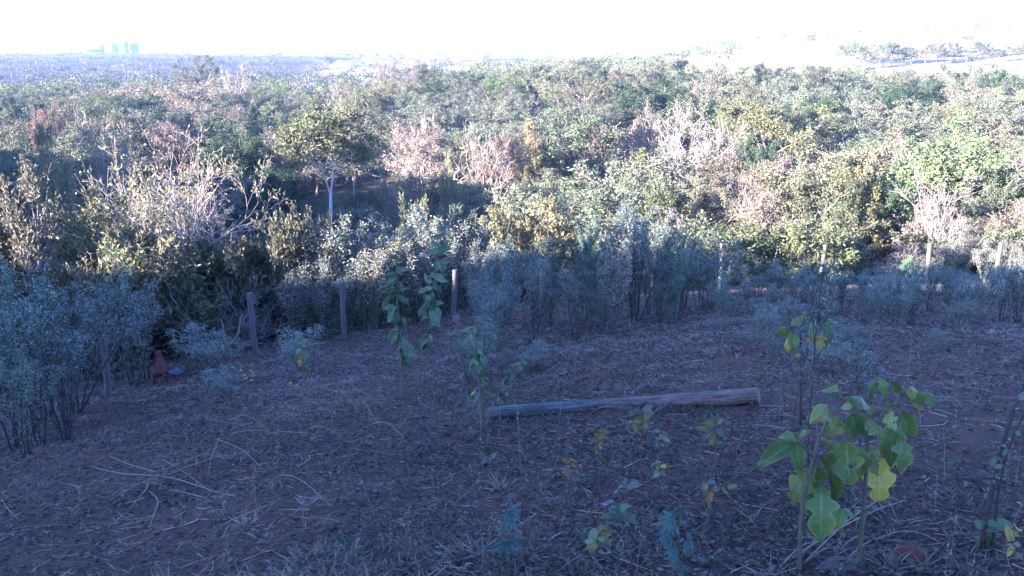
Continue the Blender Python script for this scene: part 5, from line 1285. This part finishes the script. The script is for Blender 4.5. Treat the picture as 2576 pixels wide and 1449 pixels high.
def tufts():
    """Standing dry tufts, denser along the bottom edge and the pale strip before the fence."""
    x, y, r = scatter(1900, 2.6, 26)
    k = rngG.uniform(0, 1, len(x)) < np.clip(.06 + .8 * sstep(4.3, 3.2, y) * (1 - .7 * sstep(-.3, .9, x)) + .5 * sstep(11, 13, y) * sstep(19, 16, y), 0, 1); x, y, r = x[k], y[k], r[k]
    n, nb = len(x), 26; X = np.repeat(x, nb) + rngG.normal(0, .02, n * nb); Y = np.repeat(y, nb) + rngG.normal(0, .02, n * nb)
    az = rngG.uniform(0, 6.283, n * nb); el = rngG.uniform(.15, 1.5, n * nb); D = np.stack([np.cos(az), np.sin(az), el], 1); N = np.stack([np.cos(az) * -.5, np.sin(az) * -.5, np.ones(n * nb)], 1)
    g = Geo(); leaves(g, np.stack([X, Y, ground_z(X, Y)], 1), D, N, rngG.uniform(.04, .12, n * nb) * np.repeat(rngG.uniform(.6, 1.4, n), nb), .004 + .0006 * np.repeat(r, nb), np.clip(rngG.normal(np.repeat(rngG.uniform(.35, 1.0, n), nb), .15), 0, 1), 0, .1)
    link('grass_tufts', g.mesh('grass_tufts', [M['straw']]), label='short dry grass tufts standing in the soil', kind='stuff')
tufts()
def litter():
    x, y, r = scatter(120000, 2.4, 30, .55); n = len(x)
    k = rngG.uniform(0, 1, n) < .3 + .7 * sstep(.38, .6, fbm(x * .8, y * .8, 57)); x, y, r = x[k], y[k], r[k]; n = len(x)
    Z = ground_z(x, y) + rngG.uniform(.004, .03, n); az = rngG.uniform(0, 6.283, n); D = np.stack([np.cos(az), np.sin(az), rngG.normal(.05, .25, n)], 1); N = np.stack([rngG.normal(0, .5, n), rngG.normal(0, .5, n), np.ones(n)], 1)
    s = rngG.uniform(.01, .042, n) * (1 + r * .05)
    g = Geo(); leaves(g, np.stack([x, y, Z], 1), D, N, s, s * rngG.uniform(.25, .6, n), np.clip(rngG.gamma(2.0, .2, n), 0, 1), 0, .3)
    link('leaf_litter', g.mesh('leaf_litter', [M['litter']]), label='brown dead leaves and crumbs littering the soil', kind='stuff')
litter()
def weeds():
    x, y, r = scatter(17000, 2.5, 30, .6); k = rngG.uniform(0, 1, len(x)) < np.clip(sstep(.42, .62, fbm(x * .5 + 3, y * .5, 52)) + .12, 0, 1); x, y, r = x[k], y[k], r[k]
    n, nb = len(x), 8; X = np.repeat(x, nb) + rngG.normal(0, .02, n * nb); Y = np.repeat(y, nb) + rngG.normal(0, .02, n * nb); Z = ground_z(X, Y) + rngG.uniform(.005, .06, n * nb)
    D = rngG.normal(0, 1, (n * nb, 3)) * [1, 1, .4]; N = rngG.normal(0, .5, (n * nb, 3)) + [0, 0, 1]; s = rngG.uniform(.012, .034, n * nb) * (1 + np.repeat(r, nb) * .05)
    g = Geo(); leaves(g, np.stack([X, Y, Z], 1), D, N, s, s * .5, np.clip(rngG.normal(.5, .25, n * nb), 0, 1))
    link('low_weeds', g.mesh('low_weeds', [M['weed']]), label='tiny green weeds creeping over the soil', kind='stuff')
weeds()
def matted_grass():
    # fine matted dry grass pressed to the soil
    x, y, r = scatter(70000, 2.4, 28, .5); k = rngG.uniform(0, 1, len(x)) < .12 + .88 * sstep(.40, .58, fbm(x * .55 + 11, y * .55, 58)); x, y, r = x[k], y[k], r[k]; n = len(x)
    az = rngG.normal(.3, 1.0, n) + np.pi * (rngG.uniform(0, 1, n) < .5); D = np.stack([np.cos(az), np.sin(az), np.abs(rngG.normal(.03, .18, n))], 1); N = np.stack([rngG.normal(0, .5, n), rngG.normal(0, .5, n), np.ones(n)], 1)
    g = Geo(); leaves(g, np.stack([x, y, ground_z(x, y) + rngG.uniform(.002, .02, n)], 1), D, N, rngG.uniform(.03, .13, n), .0022 + .0006 * r, np.clip(rngG.normal(.35, .22, n), 0, 1), 0, .1)
    link('matted_grass', g.mesh('matted_grass', [M['straw']]), label='fine dry grass matted over the soil', kind='stuff')
matted_grass()
def twigs():
    x, y, r = scatter(4200, 2.5, 22, .5); g = Geo()
    for i in range(len(x)):
        L = rngG.uniform(.06, .32); az = rngG.uniform(0, 6.283); q = np.linspace(-.5, .5, 4); b = rngG.normal(0, .08)
        X = x[i] + L * (q * math.cos(az) - b * (1 - 4 * q * q) * math.sin(az)); Y = y[i] + L * (q * math.sin(az) + b * (1 - 4 * q * q) * math.cos(az))
        Z = ground_z(X, Y) + .008 + max(0, rngG.normal(0, .02)) * (q + .5)
        tube(g, np.stack([X, Y, Z], 1), np.full(4, rngG.uniform(.0012, .0028) * (1 + r[i] * .05)), 3, 0, rngG.uniform(0, 1), False)
    link('twigs', g.mesh('twigs', [M['straw']]), label='thin broken twigs scattered on the ground', kind='stuff')
twigs()
def stalks():
    """Thin dry upright stalks with a few seeds."""
    x, y, r = scatter(700, 3.2, 26, .6); g = Geo()
    for i in range(len(x)):
        h = rngG.uniform(.12, .45); z = float(ground_z(x[i:i + 1], y[i:i + 1])[0]); l = rngG.normal(0, .18, 2); q = np.linspace(0, 1, 4)
        P = np.stack([x[i] + l[0] * h * q ** 1.5, y[i] + l[1] * h * q ** 1.5, z + h * q], 1); tube(g, P, np.linspace(.002, .001, 4) * (1 + r[i] * .04), 3, 0, rngG.uniform(0, .7), False)
        n = 7; f = rngG.uniform(.4, 1, n); leaves(g, np.stack([np.interp(f, q, P[:, k]) for k in range(3)], 1), rngG.normal(0, 1, (n, 3)) + [0, 0, .5], rngG.normal(0, 1, (n, 3)), .02 + .001 * r[i], .008 + .0004 * r[i], rngG.uniform(0, .8, n))
    link('dry_stalks', g.mesh('dry_stalks', [M['straw']]), label='thin dry weed stalks standing over the soil', kind='stuff')
stalks()
understory()
valley_bushes()
far_things(forest())
houses()
# ------------------------------------------------------------------ haze
def haze():
    g = Geo()
    x, y0, y1, z0, z1 = 5200, -5200, 5200, -60, 60
    V = [(sx, y, z) for z in (z0, z1) for y in (y0, y1) for sx in (-x, x)]
    F = [(0, 2, 3, 1), (4, 5, 7, 6), (0, 1, 5, 4), (2, 6, 7, 3), (0, 4, 6, 2), (1, 3, 7, 5)]
    g.add(V, F)
    m = bpy.data.materials.new('haze'); m.use_nodes = True; m.node_tree.nodes.clear()
    out = m.node_tree.nodes.new("ShaderNodeOutputMaterial"); v = m.node_tree.nodes.new("ShaderNodeVolumePrincipled")
    v.inputs['Color'].default_value = (.42, .64, 1.0, 1); v.inputs['Density'].default_value = .00017
    m.node_tree.links.new(v.outputs[0], out.inputs['Volume'])
    link('haze', g.mesh('haze', [m]), kind='stuff')
haze()
